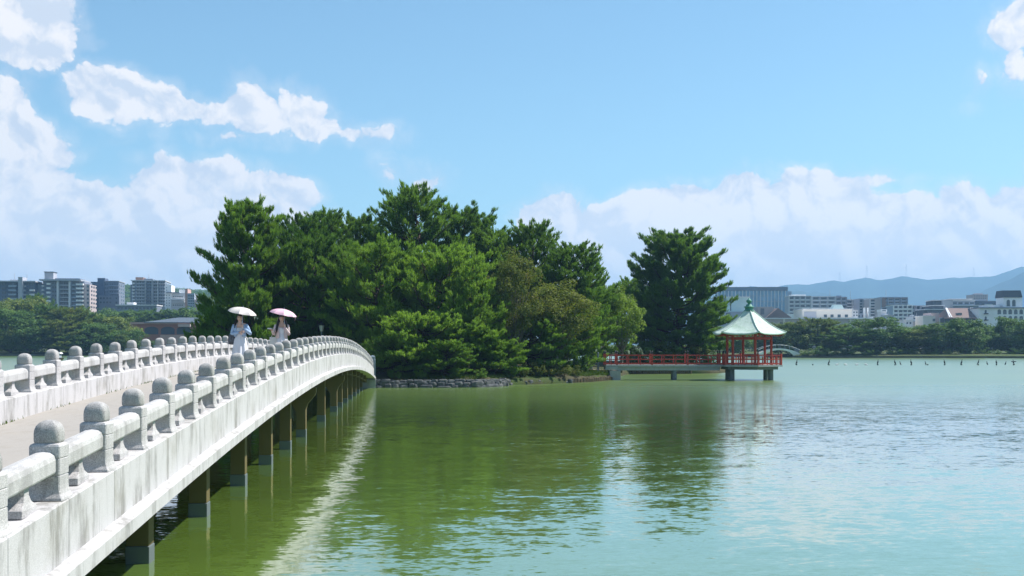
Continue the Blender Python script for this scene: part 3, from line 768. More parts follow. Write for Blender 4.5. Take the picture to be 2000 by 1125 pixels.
# trees on the far shores
def far_row(specs, label, group, nm='shore_tree', mats=None):
    for i, (px, ytop, d, wpx) in enumerate(sorted(specs)):
        p = gp(px, d); p.z = 0.75; H = (673 - ytop) * d / F + CAM_H - p.z
        k = _r.choice(['far_round', 'far_broad', 'far_pine', 'far_round'])
        plant(nm, k, p, H, wpx * d / F, _r.uniform(0, 6.28), label % ORDW[i], 'tree', group, M[_r.choice(mats)] if mats else None)
RS = []
x = 1398
while x < 2100:
    w_ = _r.uniform(62, 105); RS.append((x + w_ / 2, _r.uniform(616, 643), _r.uniform(237, 247), w_ * 1.12)); x += w_ * .62
far_row(RS, 'dark green tree by the far right shore, %s from the left in the front row', 'trees along the far right shore', mats=['leaf_far', 'leaf_far', 'leaf_far', 'leaf_far2'])
RS = []
x = 1380
while x < 2120:
    w_ = _r.uniform(60, 100); RS.append((x + w_ / 2, _r.uniform(622, 642), _r.uniform(290, 320), w_)); x += w_ * .8
far_row(RS, 'tree behind the far right shore row, %s from the left in the back row', 'trees behind the far right shore')
RS = [(-30, 588, 282, 120), (40, 578, 296, 110), (72, 572, 310, 80), (20, 600, 278, 110), (95, 592, 285, 100), (140, 596, 284, 110), (60, 620, 276, 90), (115, 622, 278, 100), (165, 606, 288, 90),
      (185, 628, 282, 80), (215, 612, 292, 100), (250, 640, 290, 70), (20, 640, 274, 80), (150, 640, 279, 80), (225, 650, 286, 60), (300, 664, 296, 36)]
far_row(RS, 'leafy tree in the far left shore grove, %s from the left edge', 'trees on the far left shore', mats=['leaf_far', 'leaf_far2', 'leaf_far'])
RS = [(190, 610, 345, 90), (235, 600, 350, 110), (280, 602, 350, 110), (325, 604, 352, 100), (365, 600, 352, 100), (395, 600, 355, 90), (430, 600, 356, 100), (130, 600, 350, 100)]
far_row(RS, 'green tree in the row behind the red-brown hall, %s from the left', 'trees behind the red-brown building')

SS = [(px, _r.uniform(1.0, 2.0), _r.uniform(233.5, 236.5)) for px in np.arange(1570, 2060, 24)]
for i, (px, h, d) in enumerate(SS[:21]):
    p = gp(px + _r.uniform(-8, 8), d); p.z = .55
    plant('shore_shrub', 'shrub', p, h, h * _r.uniform(1.6, 2.6), _r.uniform(0, 6), 'dark shrub at the foot of the far right shore trees, %s from the left' % ORDW[i], 'shrub', 'shrubs on the far right shore', M['leaf_far'])

# ------------------------------------------------------------------ floating pavilion and its red walkway
PD = 88.0
PXC = gp(1463, PD)
PZ = 1.18                                   # floor level above the water
def rail_finial(parent, mat_, loc, me_cache={}):
    if 'm' not in me_cache:
        c = MB(); c.lathe([(.062, 0), (.062, .05), (.045, .06), (.045, .09), (.07, .11), (.075, .15), (.06, .19), (.025, .23), (.004, .26)], 10)
        me_cache['m'] = c.mesh('finial', True); me_cache['m'].materials.append(M['black'])
    return inst('finial', me_cache['m'], parent, loc)

def red_rail(root, a, b, z, n_inter, end_posts=(True, True)):
    """A red balustrade from a to b: posts with black finials, three rails, short struts."""
    a, b = Vector(a), Vector(b); L = (b - a).length; t = (b - a) / L; ang = math.atan2(t.y, t.x)
    for k, e in enumerate((a, b)):
        if end_posts[k]:
            p = MB().box((0, 0, .43), (.125, .125, .86)).build('rail_post', M['red'], root, (e.x, e.y, z), ang, bevel=.008)
            rail_finial(p, None, (0, 0, .861))
    mid = (a + b) / 2
    for zz, th in ((.74, .06), (.42, .05), (.09, .08)):
        MB().box((0, 0, 0), (L - .16, .07, th)).build('rail', M['red'], root, (mid.x, mid.y, z + zz), ang, bevel=.006)
    for i in range(n_inter):
        q = a + t * L * (i + 1) / (n_inter + 1)
        MB().box((0, 0, .34), (.07, .052, .67)).build('rail_strut', M['red'], root, (q.x, q.y, z), ang)

def build_pavilion():
    th0 = R(3.5)
    root = thing('pavilion', 'red hexagonal pavilion with pale green copper roof standing over the water', 'pavilion', PXC, -TH + th0)
    def hexp(rad, k, z): a = R(-90 + 60 * k); return Vector((rad * math.cos(a), rad * math.sin(a), z))
    # roof: six swept faces, each its own panel
    Rr, zE, zA = 2.93, PZ + 2.36, PZ + 4.28
    def prof(s):   # s 0 at eave .. 1 at the neck
        return Rr * (1 - s) ** 1.0 * (1 - .085 * math.sin(math.pi * s)) + .24 * s, zE + (zA - zE) * (s ** 1.15 * .55 + s * .45)
    nS, nU = 14, 10
    for k in range(6):
        m = MB(); V = []; 
        for j in range(nS + 1):
            s = j / nS; rad, z = prof(s)
            for i in range(nU + 1):
                u = i / nU; p = hexp(rad, k, z).lerp(hexp(rad, k + 1, z), u)
                lift = .17 * (1 - s) ** 3 * (abs(2 * u - 1)) ** 3.0
                V.append((p.x, p.y, z + lift))
        n0 = len(V); V += [(x_ * .985, y_ * .985, z_ - .07) for x_, y_, z_ in V]
        Fs = []
        for j in range(nS):
            for i in range(nU):
                q = j * (nU + 1) + i; Fs += [(q, q + 1, q + nU + 2, q + nU + 1), (n0 + q + nU + 1, n0 + q + nU + 2, n0 + q + 1, n0 + q)]
        for i in range(nU): Fs.append((i + 1, i, n0 + i, n0 + i + 1))
        m.add(V, Fs); o = m.build('roof_panel', M['patina'], root, smooth=True)
        # ridge roll along the hip
        rm = MB(); pts = []
        for j in range(nS + 1):
            rad, z = prof(j / nS); p = hexp(rad, k, z); pts.append((p.x, p.y, z + .17 * (1 - j / nS) ** 3 + .015))
        rm.tube(pts, .045, 6); rm.build('hip_ridge', M['patina'], o, smooth=True)
    f = MB(); f.lathe([(.36, 0), (.36, .06), (.28, .08), (.28, .27), (.36, .29), (.36, .35), (.22, .39), (.20, .50), (.10, .55), (.09, .62), (.17, .68), (.20, .76), (.17, .85), (.08, .92), (.03, 1.0), (.004, 1.04)], 18, (0, 0, zA - .09)); f.v = [(x_ * 1.12, y_ * 1.12, z_) for x_, y_, z_ in f.v]
    f.build('roof_finial', M['patina_dark'], root, smooth=True)
    # ceiling, eave rafters, beams, columns
    c = MB(); c.add([hexp(2.1, k, PZ + 2.52) for k in range(6)] + [hexp(2.1, k, PZ + 2.56) for k in range(6)], [(5, 4, 3, 2, 1, 0), (6, 7, 8, 9, 10, 11)] + [(k, (k + 1) % 6, 6 + (k + 1) % 6, 6 + k) for k in range(6)]); c.build('ceiling', M['plaster'], root)
    for k in range(6):
        a, b = hexp(1, k, 0), hexp(1, k + 1, 0)
        for i in range(9):
            u = (i + .5) / 9; p = a.lerp(b, u); d = p.normalized(); L0, L1 = 1.5, 2.72 * p.length
            r0 = (d * L0); r1 = d * L1; lift = .12 * abs(2 * u - 1) ** 3
            m = MB(); t = Vector((-d.y, d.x, 0)) * .04
            z0, z1 = PZ + 2.47, zE - .16 + lift
            m.loft([[r0 - t + Vector((0, 0, z0)), r0 + t + Vector((0, 0, z0)), r0 + t + Vector((0, 0, z0 + .09)), r0 - t + Vector((0, 0, z0 + .09))],
                    [r1 - t + Vector((0, 0, z1)), r1 + t + Vector((0, 0, z1)), r1 + t + Vector((0, 0, z1 + .08)), r1 - t + Vector((0, 0, z1 + .08))]])
            m.build('rafter', M['red'], root)
        p = hexp(1.74, k, 0)
        co = MB().lathe([(.13, 0), (.13, .04), (.098, .05), (.098, 2.3), (.115, 2.33), (.115, 2.4)], 14, (0, 0, 0)); co.build('column', M['red'], root, (p.x, p.y, PZ + .002), smooth=False)
        q = hexp(1.74, k + 1, 0); mid = (p + q) / 2; d = q - p
        MB().box((0, 0, 0), (d.length - .2, .12, .2)).build('tie_beam', M['red'], root, (mid.x, mid.y, PZ + 2.06), math.atan2(d.y, d.x))
        MB().box((0, 0, 0), (d.length + .1, .16, .13)).build('eave_beam', M['red'], root, (mid.x, mid.y, PZ + 2.445), math.atan2(d.y, d.x))
    # platform
    pl = MB(); Rp = 2.62
    for z0, z1, rad, nm in ((PZ - .13, PZ, Rp, 'floor_slab'), (PZ - .36, PZ - .133, Rp - .35, 'slab_beam')):
        m = MB(); m.loft([[hexp(rad, k, z0) for k in range(6)], [hexp(rad, k, z1) for k in range(6)]]); m.build(nm, M['grey_conc' if nm == 'floor_slab' else 'dark_conc'], root)
    for k in range(6):
        if k in (0, 3): continue
        p = Vector((1.5 if k < 3 else -1.5, -.85 if k in (1, 5) else .85, 0)); p.rotate(Matrix.Rotation(-th0, 3, 'Z')); m = MB(); m.lathe([(.2, -1.0), (.2, PZ - .362)], 16); m.build('support_column', M['dark_conc'], root, (p.x, p.y, 0), smooth=False)
    for k in range(6):
        a, b = hexp(Rp - .12, k, 0), hexp(Rp - .12, k + 1, 0)
        if k == 4:      # open towards the walkway
            d = b - a; red_rail(root, a, a + d * .26, PZ, 1, (False, True)); red_rail(root, a + d * .74, b, PZ, 1, (True, True))
        else: red_rail(root, a, b, PZ, 4, (False, True))
    return root
build_pavilion()

def build_walkway():
    x0, x1 = gp(1181, PD), gp(1411, PD)
    c = (x0 + x1) / 2; L = (x1 - x0).length; w = 1.5
    root = thing('walkway', 'straight red-railed walkway from the island to the pavilion', 'walkway', c, -TH)
    MB().box((0, 0, PZ - .085), (L, w, .15)).build('walkway_slab', M['grey_conc'], root, bevel=.01)
    for s in (-1, 1): MB().box((.3, s * (w / 2 - .25), PZ - .30), (L - 1.2, .28, .27)).build('edge_beam', M['grey_conc'], root)
    xs = [gp(v, PD) for v in (1181, 1203.5, 1271.5, 1340.5, 1409)]; lx = [(p - c).dot(RIGHT) for p in xs]
    for s in (-1, 1):
        for i in range(4):
            red_rail(root, (lx[i], s * (w / 2 - .1), 0), (lx[i + 1], s * (w / 2 - .1), 0), PZ - .008, (1, 2, 2, 2)[i], (i == 0, True))
        lc = (gp(1316, PD) - c).dot(RIGHT)
        MB().lathe([(.17, -1.0), (.17, PZ - .436)], 14).build('support_column', M['dark_conc'], root, (lc, s * .45, 0))
    la = (gp(1202, PD) - c).dot(RIGHT)
    MB().box((0, 0, .0), (.85, w + .2, 2 * (PZ - .45))).build('abutment', M['grey_conc'], root, (la - .1, 0, 0), bevel=.02)
    MB().box((0, 0, PZ - .28), (1.0, w + .1, .24)).build('abutment_cap', M['grey_conc'], root, (la - .35, 0, 0), bevel=.015)
build_walkway()

# ------------------------------------------------------------------ shore works
def build_shore():
    r = random.Random(11)
    # dressed stone retaining wall
    root = thing('retaining_wall', 'low retaining wall of rough grey stones along the island shore by the bridge', 'stone wall')
    def stone(p, sx, sy, sz, rz):
        m = MB(); n = 9; rings = []
        ph = [r.uniform(.82, 1.12) for _ in range(n)]
        for z, k in ((-.5, .86), (-.36, 1.0), (.1, 1.02), (.36, .93), (.5, .72)):
            rings.append([(sx * .5 * k * ph[i] * (abs(math.cos(6.283 * i / n)) ** .55) * (1 if math.cos(6.283 * i / n) > 0 else -1) + r.uniform(-.015, .015),
                           sy * .5 * k * ph[(i + 3) % n] * (abs(math.sin(6.283 * i / n)) ** .6) * (1 if math.sin(6.283 * i / n) > 0 else -1) + r.uniform(-.02, .02), z * sz + r.uniform(-.03, .03) * sz) for i in range(n)])
        m.loft(rings); o = m.build('stone', M['rock'], root, p, rz); return o
    line = [gp(px, d) for px, d in ((700, 72.3), (735, 72.0), (790, 72.1), (850, 72.2), (930, 72.6), (968, 73.8), (985, 75.2))]
    def walk(line, z0, hs, wr, stop=1e9):
        s = 0; seg = [(line[i + 1] - line[i]).length for i in range(len(line) - 1)]; tot = sum(seg)
        while s < tot:
            w_ = r.uniform(*wr); mid = s + w_ / 2; k = 0; q = mid
            while k < len(seg) - 1 and q > seg[k]: q -= seg[k]; k += 1
            d = (line[k + 1] - line[k]).normalized(); p = line[k] + d * q
            yield p, w_, math.atan2(d.y, d.x); s += w_ * .98
    for row, (zc, hh, wr) in enumerate(((-.06, .40, (.4, 1.2)), (.17, .28, (.3, 1.0)), (.34, .20, (.25, .7)))):
        for p, w_, a in walk(line, 0, 0, wr):
            h = hh * r.uniform(.75, 1.25); stone((p.x, p.y - .10 + row * .10 + r.uniform(-.05, .05), zc + r.uniform(-.05, .05)), w_ * 1.06, .62 * r.uniform(.8, 1.1), h + .08, a + r.uniform(-.18, .18))
    # loose stones past the bend
    line2 = [gp(px, d) for px, d in ((985, 75.6), (1005, 77), (1040, 78.2), (1080, 79.2), (1110, 80.6))]
    root2 = thing('shore_stones', 'loose pale and dark stones on the shaded shore bend', 'stones', (0, 0, 0))
    sv = root; root = root2
    for p, w_, a in walk(line2, 0, 0, (.25, .6)):
        if r.random() < .62: h = r.uniform(.15, .38); stone((p.x, p.y + r.uniform(-.1, .25), h * .3), w_ * .8, .4, h, a + r.uniform(-.6, .6))
    # wooden stake edging in front of the grass
    def stakes(name, label, line, zt, step, rad):
        rt = thing(name, label, 'edging')
        me = MB(); me.lathe([(rad, -.8), (rad * 1.03, 0), (rad * .85, .03)], 7); me = me.mesh('stake'); me.materials.append(M['wood'])
        s = 0; seg = [(line[i + 1] - line[i]).length for i in range(len(line) - 1)]; tot = sum(seg)
        while s < tot:
            k = 0; q = s
            while k < len(seg) - 1 and q > seg[k]: q -= seg[k]; k += 1
            p = line[k].lerp(line[k + 1], q / seg[k]); o = inst('stake', me, rt, (p.x + r.uniform(-.02, .02), p.y + r.uniform(-.03, .03), zt + r.uniform(-.05, .04)), r.uniform(0, 6)); s += step
    stakes('stake_edging', 'short wooden stakes edging the grassy bank beside the walkway abutment', [gp(px, d) for px, d in ((1112, 80.7), (1150, 82.7), (1186, 86.2), (1196, 87.4))], .27, .20, .095)
    stakes('stake_edging', 'row of dark wooden stakes along the back shore seen under the walkway', [gp(px, d) for px, d in ((1207, 104.5), (1240, 105.0), (1300, 105.7), (1352, 106.0))], .45, .21, .10)
    # slim grey posts at the walkway's start
    for px, h, lab in ((1168, 1.6, 'slim grey post left of the red walkway entrance'), (1156, 1.2, 'shorter grey post behind the grass left of the walkway')):
        p = gp(px, 88.5 if px > 1160 else 90); z = isl_z(p.x, p.y)
        o = MB(); o.lathe([(.07, 0), (.07, h), (.055, h + .03)], 10, sq=8); tag(o.build('grey_post', M['grey_metal'], None, (p.x, p.y, z - .1)), lab, 'post')
    # notice board among the trees
    p = gp(836, 79.5); z = isl_z(p.x, p.y)
    t = thing('notice_board', 'small white notice board on a post under the trees', 'sign', (p.x, p.y, z - .05))
    MB().box((0, 0, .75), (.07, .07, 1.5)).build('post', M['grey_metal'], t); b = MB().box((0, -.06, 1.55), (.34, .03, .62)).build('board', M['white'], t)
    MB().box((0, -.078, 1.45), (.24, .004, .16)).build('print_block', M['grey_metal'], b)
    # lamp post on the island behind the women
    p = gp(628, 79.0); z = isl_z(p.x, p.y); t = thing('street_lamp', 'dark lamp post with lantern head in front of the shaded pines', 'lamp', (p.x, p.y, z - .05))
    m = MB(); m.lathe([(.11, 0), (.11, .3), (.06, .36), (.045, 2.9), (.07, 2.95), (.03, 3.0)], 10); m.build('pole', M['grey_metal'], t)
    m = MB(); m.lathe([(.10, 3.0), (.19, 3.42)], 6); m.build('lantern', M['lamp_glass'], t)
    m = MB(); m.lathe([(.24, 3.422), (.22, 3.47), (.08, 3.6), (.02, 3.72)], 6); m.build('lantern_roof', M['black'], t)
build_shore()

def build_grass():
    r = np.random.RandomState(9)
    def patch(name, label, polypx, n, h, zoff=0.0):
        P = []
        pts = [(px, d) for px, d in polypx]
        x0, x1 = min(p[0] for p in pts), max(p[0] for p in pts); d0, d1 = min(p[1] for p in pts), max(p[1] for p in pts)
        while len(P) < n:
            px, d = r.uniform(x0, x1), r.uniform(d0, d1); ins = False; j = len(pts) - 1
            for i in range(len(pts)):
                (xi, yi), (xj, yj) = pts[i], pts[j]
                if (yi > d) != (yj > d) and px < (xj - xi) * (d - yi) / (yj - yi) + xi: ins = not ins
                j = i
            if ins:
                p = gp(px, d); P.append((p.x, p.y, isl_z(p.x, p.y) - .04 + zoff))
        P = np.array(P); A = np.array([0, 0, 1.0]) + r.randn(n, 3) * .35
        tv = np.array([(-.05, 0, 0), (.05, 0, 0), (.10, .02, 1.0), (-.10, .0, .0), (0, .05, 0), (-.12, .12, .85)]); tf = np.array([(0, 1, 2), (3, 4, 5)])
        V, Fc = scatter(tv, tf, P, A, h * r.uniform(.6, 1.3, n), r)
        me = np_mesh(name, V, Fc, M['grass']); tag(lnk(bpy.data.objects.new(name, me)), label, 'grass', kind='stuff')
    patch('grass', 'bright green grass on the bank beside the walkway abutment', [(1110, 81.5), (1150, 83.3), (1186, 86.8), (1199, 88.0), (1196, 92), (1150, 91), (1110, 87)], 5200, .24, -.05)
    patch('grass', 'shaded grass above the stone wall on the island', [(760, 73.0), (930, 73.4), (970, 75), (1005, 78), (1060, 80), (1050, 84), (960, 80), (860, 77), (760, 76)], 6500, .22, -.04)
    patch('grass', 'short grass along the back shore under the lone pine', [(1215, 106.5), (1350, 107.2), (1400, 110), (1380, 114), (1215, 112)], 3500, .3)
build_grass()

# ------------------------------------------------------------------ buildings beyond the trees
def wallmat(name, c, var=.05): return mat(name, c, .85, var, .4, 4, world=True, spec=.2)
B = {k: wallmat('wall_' + k, c) for k, c in {
    'slate': (.19, .22, .28), 'grey': (.42, .43, .47), 'pale': (.66, .66, .67), 'white': (.82, .82, .82), 'cream': (.72, .67, .60), 'pinkgrey': (.50, .42, .41), 'pink': (.55, .41, .39), 'brown': (.27, .18, .15),
    'rust': (.36, .15, .11), 'salmon': (.55, .34, .29), 'mint': (.56, .70, .68), 'dark': (.075, .085, .10), 'navy': (.10, .13, .19), 'taupe': (.46, .40, .38), 'bluegrey': (.33, .38, .46), 'roofbrown': (.20, .145, .13), 'roofslate': (.095, .12, .15)}.items()}
B['glass'] = mat('window_glass', (.05, .075, .10), .12, .2, .5, 3, world=True, spec=.6)
B['glassblue'] = mat('curtain_glass', (.20, .38, .54), .15, .25, .25, 3, world=True, spec=.6)
UNIT = {}
def cube_me(key, m):
    if (key, m.name) not in UNIT:
        me = MB().box((0, 0, 0), (1, 1, 1)).mesh(key); me.materials.append(m); UNIT[(key, m.name)] = me
    return UNIT[(key, m.name)]

class Bld:
    """A building in its own frame: x to the right, y to the back, z up; sizes given in photo pixels at its distance."""
    def __init__(self, name, label, px, depth, yaw=0.0, group=None, cat='building'):
        self.d = depth; self.k = depth / F; self.px = px
        self.root = thing(name, label, cat, gp(px, depth, 0.9), -TH + yaw, group)
    def X(self, px): return (px - self.px) * self.k
    def Z(self, py): return (673 - py) * self.k + CAM_H - 0.9
    def block(self, part, x0, x1, y0, y1, m, front=0.0, back=14.0, parent=None, name=None):
        """Block from px x0..x1 and photo rows y0 (top)..y1 (bottom)."""
        X0, X1, Z1, Z0 = self.X(x0), self.X(x1), self.Z(y0), (self.Z(y1) if y1 is not None else -0.5)
        return inst(part, cube_me(part, m), parent or self.root, ((X0 + X1) / 2, (front + back) / 2, (Z0 + Z1) / 2), None, (X1 - X0, back - front, Z1 - Z0))
    def windows(self, xs, ys, w, h, m=None, front=0.0, part='window', sill=None, proud=.06):
        for y in ys:
            for x in xs:
                o = self.block(part, x - w / 2, x + w / 2, y - h / 2, y + h / 2, m or B['glass'], front - proud, front + .3)
    def side_windows(self, side_x, ys, h, m=None, fr=((2, 4), (6, 8), (10, 12))):
        """Windows on the right-hand side wall."""
        for y in ys:
            for a, b in fr:
                X0 = self.X(side_x); z = self.Z(y); hh = h * self.k
                inst('window', cube_me('window', m or B['glass']), self.root, (X0 - .1, (a + b) / 2, z), None, (.3, b - a, hh))
    def floors(self, x0, x1, ys, th, m, front=-1.3, part='balcony', back=.05):
        for y in ys: self.block(part, x0, x1, y - th / 2, y + th / 2, m, front, back)
    def mast(self, px, y0, y1, r=.12):
        Z0, Z1 = self.Z(y1), self.Z(y0)
        MB().lathe([(r, Z0 - .3), (r * .5, Z1)], 5).build('antenna', B['grey'], self.root, (self.X(px), 6, 0))
rows = lambda a, b, n: list(np.linspace(a, b, n))

def build_town():
    # ---- left, behind the grove
    b = Bld('apartment_building', 'slate blue apartment block with flat overhanging roof at the far left edge', 20, 420, R(9))
    b.block('wall', -45, 66, 550, None, B['navy']); b.block('roof', -48, 69, 548.5, 551, B['grey'], -1.8, 15.5); b.block('stair_tower', 37.5, 45.5, 541.5, None, B['grey'], -2.2, 4); b.block('penthouse', 17, 36, 545.5, 548.4, B['pale'], 2, 10)
    b.floors(18, 33, rows(559, 592, 5), 3.2, B['bluegrey']); b.floors(46, 50, rows(559, 592, 5), 3.2, B['grey'], -1.2); b.floors(57, 66, rows(567, 592, 4), 3.4, B['pale'], -1.2)
    b.windows((6, 11), rows(555, 588, 5), 3.4, 4.5); b.windows((22, 28), rows(555, 588, 5), 3.6, 4.2); b.windows((52, 56, 61), rows(555, 588, 5), 2.8, 4.2); b.mast(20, 532, 546); b.mast(43, 534, 542)
    b = Bld('apartment_building', 'grey apartment block with a rooftop tower, white balconies and tall white piers', 122, 425, R(9))
    b.block('wall', 71, 87, 555, None, B['bluegrey'], 1.5, 13); b.block('wall', 86, 163, 549, None, B['slate']); b.block('roof', 81.5, 159, 546, 549, B['grey'], -2.4, 15); b.block('roof_tower', 88, 104.5, 531.5, 546, B['grey'], .5, 6); b.block('parapet', 104.6, 151, 542.6, 546, B['slate'], 3, 12); b.block('roof_cap', 87, 105.5, 530.6, 531.6, B['dark'], 0, 6.5)
    b.block('wall', 163.2, 173.5, 555, None, B['pinkgrey'], -.6, 12)
    b.floors(94, 101, rows(555, 597, 6), 3.6, B['white'], -1.5); b.floors(85, 88.5, rows(559, 591, 5), 3.0, B['pale'], -1.5); b.floors(149, 162, rows(555.5, 595, 6), 3.4, B['white'], -1.8); b.floors(139.2, 149, rows(557, 597, 6), 2.2, B['bluegrey'], -1.2); b.floors(117.5, 134.5, rows(557, 597, 6), 1.8, B['grey'], -1.2)
    for x in (113, 135): b.block('pier', x, x + 3.6, 549.1, None, B['pale'], -1.6, .5)
    b.windows((104.5, 109), rows(553, 594, 6), 3.2, 4.0); b.windows((121, 126, 131), rows(553, 594, 6), 3.6, 4.2); b.windows((143, 152, 158), rows(552, 592, 6), 4.0, 3.6); b.windows((170,), rows(559.5, 599, 6), 4.0, 3.8, front=-.6); b.side_windows(173.6, rows(559, 599, 6), 3.6)
    b.block('wall_base', 70, 164, 604, None, B['slate'], -.3, 13.5)
    b = Bld('apartment_building', 'dark navy apartment block with a blank tower, between the white-piered and the stepped grey blocks', 204, 450, R(9))
    b.block('wall', 176, 203, 550.5, None, B['navy']); b.block('wall', 203.2, 230, 549.5, None, B['slate'], 1.0, 14); b.block('roof_tower', 189, 203, 542.5, 550.4, B['navy'], 2, 9); b.block('roof', 202, 231, 548, 549.4, B['grey'], .5, 14.5)
    b.floors(175.2, 179, rows(555, 580, 5), 2.6, B['pale'], -1.0); b.windows((182, 186), rows(556, 592, 6), 1.6, 2.6); b.windows((205.5, 209, 214, 218, 223, 227), rows(555, 592, 6), 2.0, 2.6, front=1.0); b.floors(213, 229, rows(558, 594, 6), 1.2, B['bluegrey'], .1, back=1.1); b.side_windows(230.1, rows(556, 592, 6), 3)
    b.block('annex', 196, 234, 577.5, None, B['slate'], -3, -.05); b.windows((200, 206, 212, 218, 229), (583, 591), 3, 3.2, front=-3)
    b = Bld('apartment_building', 'stepped grey apartment block with stacked balconies and a brown roof box', 290, 430, R(9))
    b.block('wall', 259, 322, 549, None, B['bluegrey']); b.block('roof', 258, 323, 547.5, 549, B['pale'], -1.4, 14.5); b.block('roof_box', 264, 278.5, 541, 547.4, B['brown'], 2, 8); b.block('roof_box', 278.8, 296, 543.5, 547.4, B['slate'], 3, 10); b.block('wall', 256, 259, 556, None, B['slate'], 0, 12)
    ys = rows(554, 598, 8)
    b.floors(260, 265, ys, 2.8, B['pale'], -1.2); b.floors(267, 284, ys, 2.0, B['grey'], -1.4); b.floors(286.5, 296, ys, 2.4, B['slate'], -1.4); b.floors(299, 307, ys, 1.6, B['grey'], -1.0); b.floors(309, 321, ys, 1.6, B['grey'], -1.0)
    b.windows((270, 275, 280, 289, 293.5, 301.5, 305, 311, 315, 319), [y - 2.6 for y in ys], 2.6, 2.8); b.windows((262.5,), [y - 2.8 for y in ys], 3, 2.6)
    for x in (285, 297.5, 308): b.block('pier', x - .5, x + .5, 549.1, None, B['pale'], -1.2, .3)
    b.mast(286, 533, 544); b.side_windows(322.1, ys, 2.6)
    b = Bld('office_building', 'white building with a tall stair block next to the stepped grey block', 341, 415, R(9))
    b.block('wall', 322.8, 335, 557, None, B['white'], 0, 9); b.block('wall', 335.2, 361, 572, None, B['pale'], .4, 11); b.block('wall', 348, 362, 564.5, 571.9, B['white'], 2, 11); b.block('roof', 325, 350, 570.6, 572, B['slate'], -.8, .3)
    b.windows((326, 331), rows(577, 597, 5), 1.6, 1.6); b.windows((326,), (562, 567), 1.4, 1.6); b.windows((339, 343, 347, 351, 355), (579, 596), 2, 2, front=.4); b.floors(335.5, 360, (585, 590), 1.4, B['white'], -.6, 'ledge', .35)
    b = Bld('office_building', 'red and blue-grey office block half hidden by the leftmost pine', 382, 405, R(9))
    b.block('wall', 362, 367, 564, None, B['salmon'], 0, 10); b.block('wall', 367.2, 380, 573, None, B['bluegrey'], -.5, 10); b.block('wall', 380.2, 405, 585, None, B['pink'], -.2, 10)
    b.windows((393,), (589.5, 596.5), 19, 2.2, front=-.2); b.windows((370, 374, 378), rows(578, 598, 5), 2.6, 2.4, front=-.5); b.floors(381, 404, (593,), 1.6, B['white'], -.6, 'ledge', -.15)
    b = Bld('low_building', 'long low grey building with a pale roof edge in front of the hill', 262, 400, R(4))
    b.block('wall', 228, 305, 597, None, B['slate'], 0, 8); b.block('roof', 227, 306, 595, 597, B['pale'], -.6, 8.6); b.windows(list(np.arange(232, 302, 7)), (602,), 4.5, 3.5)
    b.block('roof_box', 245, 258, 590, 594.9, B['pale'], 2, 6)
    # wooded hill behind
    h = MB(); V = []; n = 40
    r = np.random.RandomState(3); P = []; A = []
    for i in range(5200):
        px = r.uniform(150, 560); t = r.uniform(0, 1); d = 760 + 260 * t
        crest = 553 + 6 * math.sin(px * .022) + 3 * math.sin(px * .05) - 2
        zt = ((673 - crest) / F * 900 + CAM_H)
        z = zt * math.sin(t * math.pi * .5) ** .8; p = gp(px, d, max(2, z - r.uniform(0, 5))); P.append(p)
    P = np.array(P); n = len(P); k = 22
    q = r.randn(n, k, 3); q /= np.linalg.norm(q, axis=2, keepdims=True); C = P[:, None, :] + q * np.array([3.6, 3.6, 2.6]) * r.uniform(.5, 1, (n, k, 1))
    tv, tf = leaf_template(); Vv, Fc = scatter(tv, tf, C.reshape(-1, 3), (q * .8 + np.array([0, 0, .6])).reshape(-1, 3), r.uniform(1.2, 2.6, n * k), r)
    me = np_mesh('hill_wood', Vv, Fc, M['leaf_far']); tag(lnk(bpy.data.objects.new('hill_wood', me)), 'dense green wood covering the low hill behind the left buildings', 'wood', kind='stuff')
    hm = MB(); g = [[gp(px, d, max(1.0, zf * ((673 - 560) / F * 900 + CAM_H))) for px in np.linspace(120, 600, 20)] for d, zf in ((740, 0), (800, .45), (880, .8), (980, .98), (1060, .9), (1200, 0))]
    vs = [v for rr in g for v in rr]; fs = [(j * 20 + i, j * 20 + i + 1, (j + 1) * 20 + i + 1, (j + 1) * 20 + i) for j in range(5) for i in range(19)]
    tag(hm.add(vs, fs).build('hill', M['ground'], smooth=True), kind='structure')
    # red-brown hall by the left shore
    b = Bld('park_hall', 'low red-brown hall with slate hip roof and arched openings behind the far railing', 335, 318, R(6))
    b.block('wall', 238, 425, 633, None, B['rust'], 0, 14); b.block('fascia', 236, 427, 629.5, 633.2, B['salmon'], -.5, 14.5); b.block('canopy', 350, 373, 633.6, 638.2, B['pink'], -2.2, -.02); b.block('plinth', 315, 372, 654, None, B['salmon'], -1.2, -.02)
    k = b.k; X0, X1, Xa, Xb, z0, z1 = b.X(284), b.X(430), b.X(340), b.X(388), b.Z(629.4), b.Z(619)
    m = MB(); m.add([(X0, -1.0, z0), (X1, -1.0, z0), (X1, 14, z0), (X0, 14, z0), (Xa, 6.5, z1), (Xb, 6.5, z1), (X0, -1, z0 - .2), (X1, -1, z0 - .2), (X1, 14, z0 - .2), (X0, 14, z0 - .2)], [(0, 1, 5, 4), (1, 2, 5), (2, 3, 4, 5), (3, 0, 4), (9, 8, 7, 6), (0, 6, 7, 1), (1, 7, 8, 2), (2, 8, 9, 3), (3, 9, 6, 0)]); m.build('roof', B['roofslate'], b.root)
    for x0, x1 in ((284, 310), (315, 341), (345, 372)):
        a0, a1 = b.X(x0), b.X(x1); zz, rr = b.Z(644), (a1 - a0) / 2; m = MB(); n = 12
        pts = [((a0 + a1) / 2 + rr * math.cos(math.pi * i / n), zz + rr * .45 * math.sin(math.pi * i / n)) for i in range(n + 1)] + [(a0, b.Z(653)), (a1, b.Z(653))]
        m.loft([[(x_, y_, z_) for x_, z_ in pts] for y_ in (-.08, .4)][::-1]); m.build('arched_opening', B['dark'], b.root)
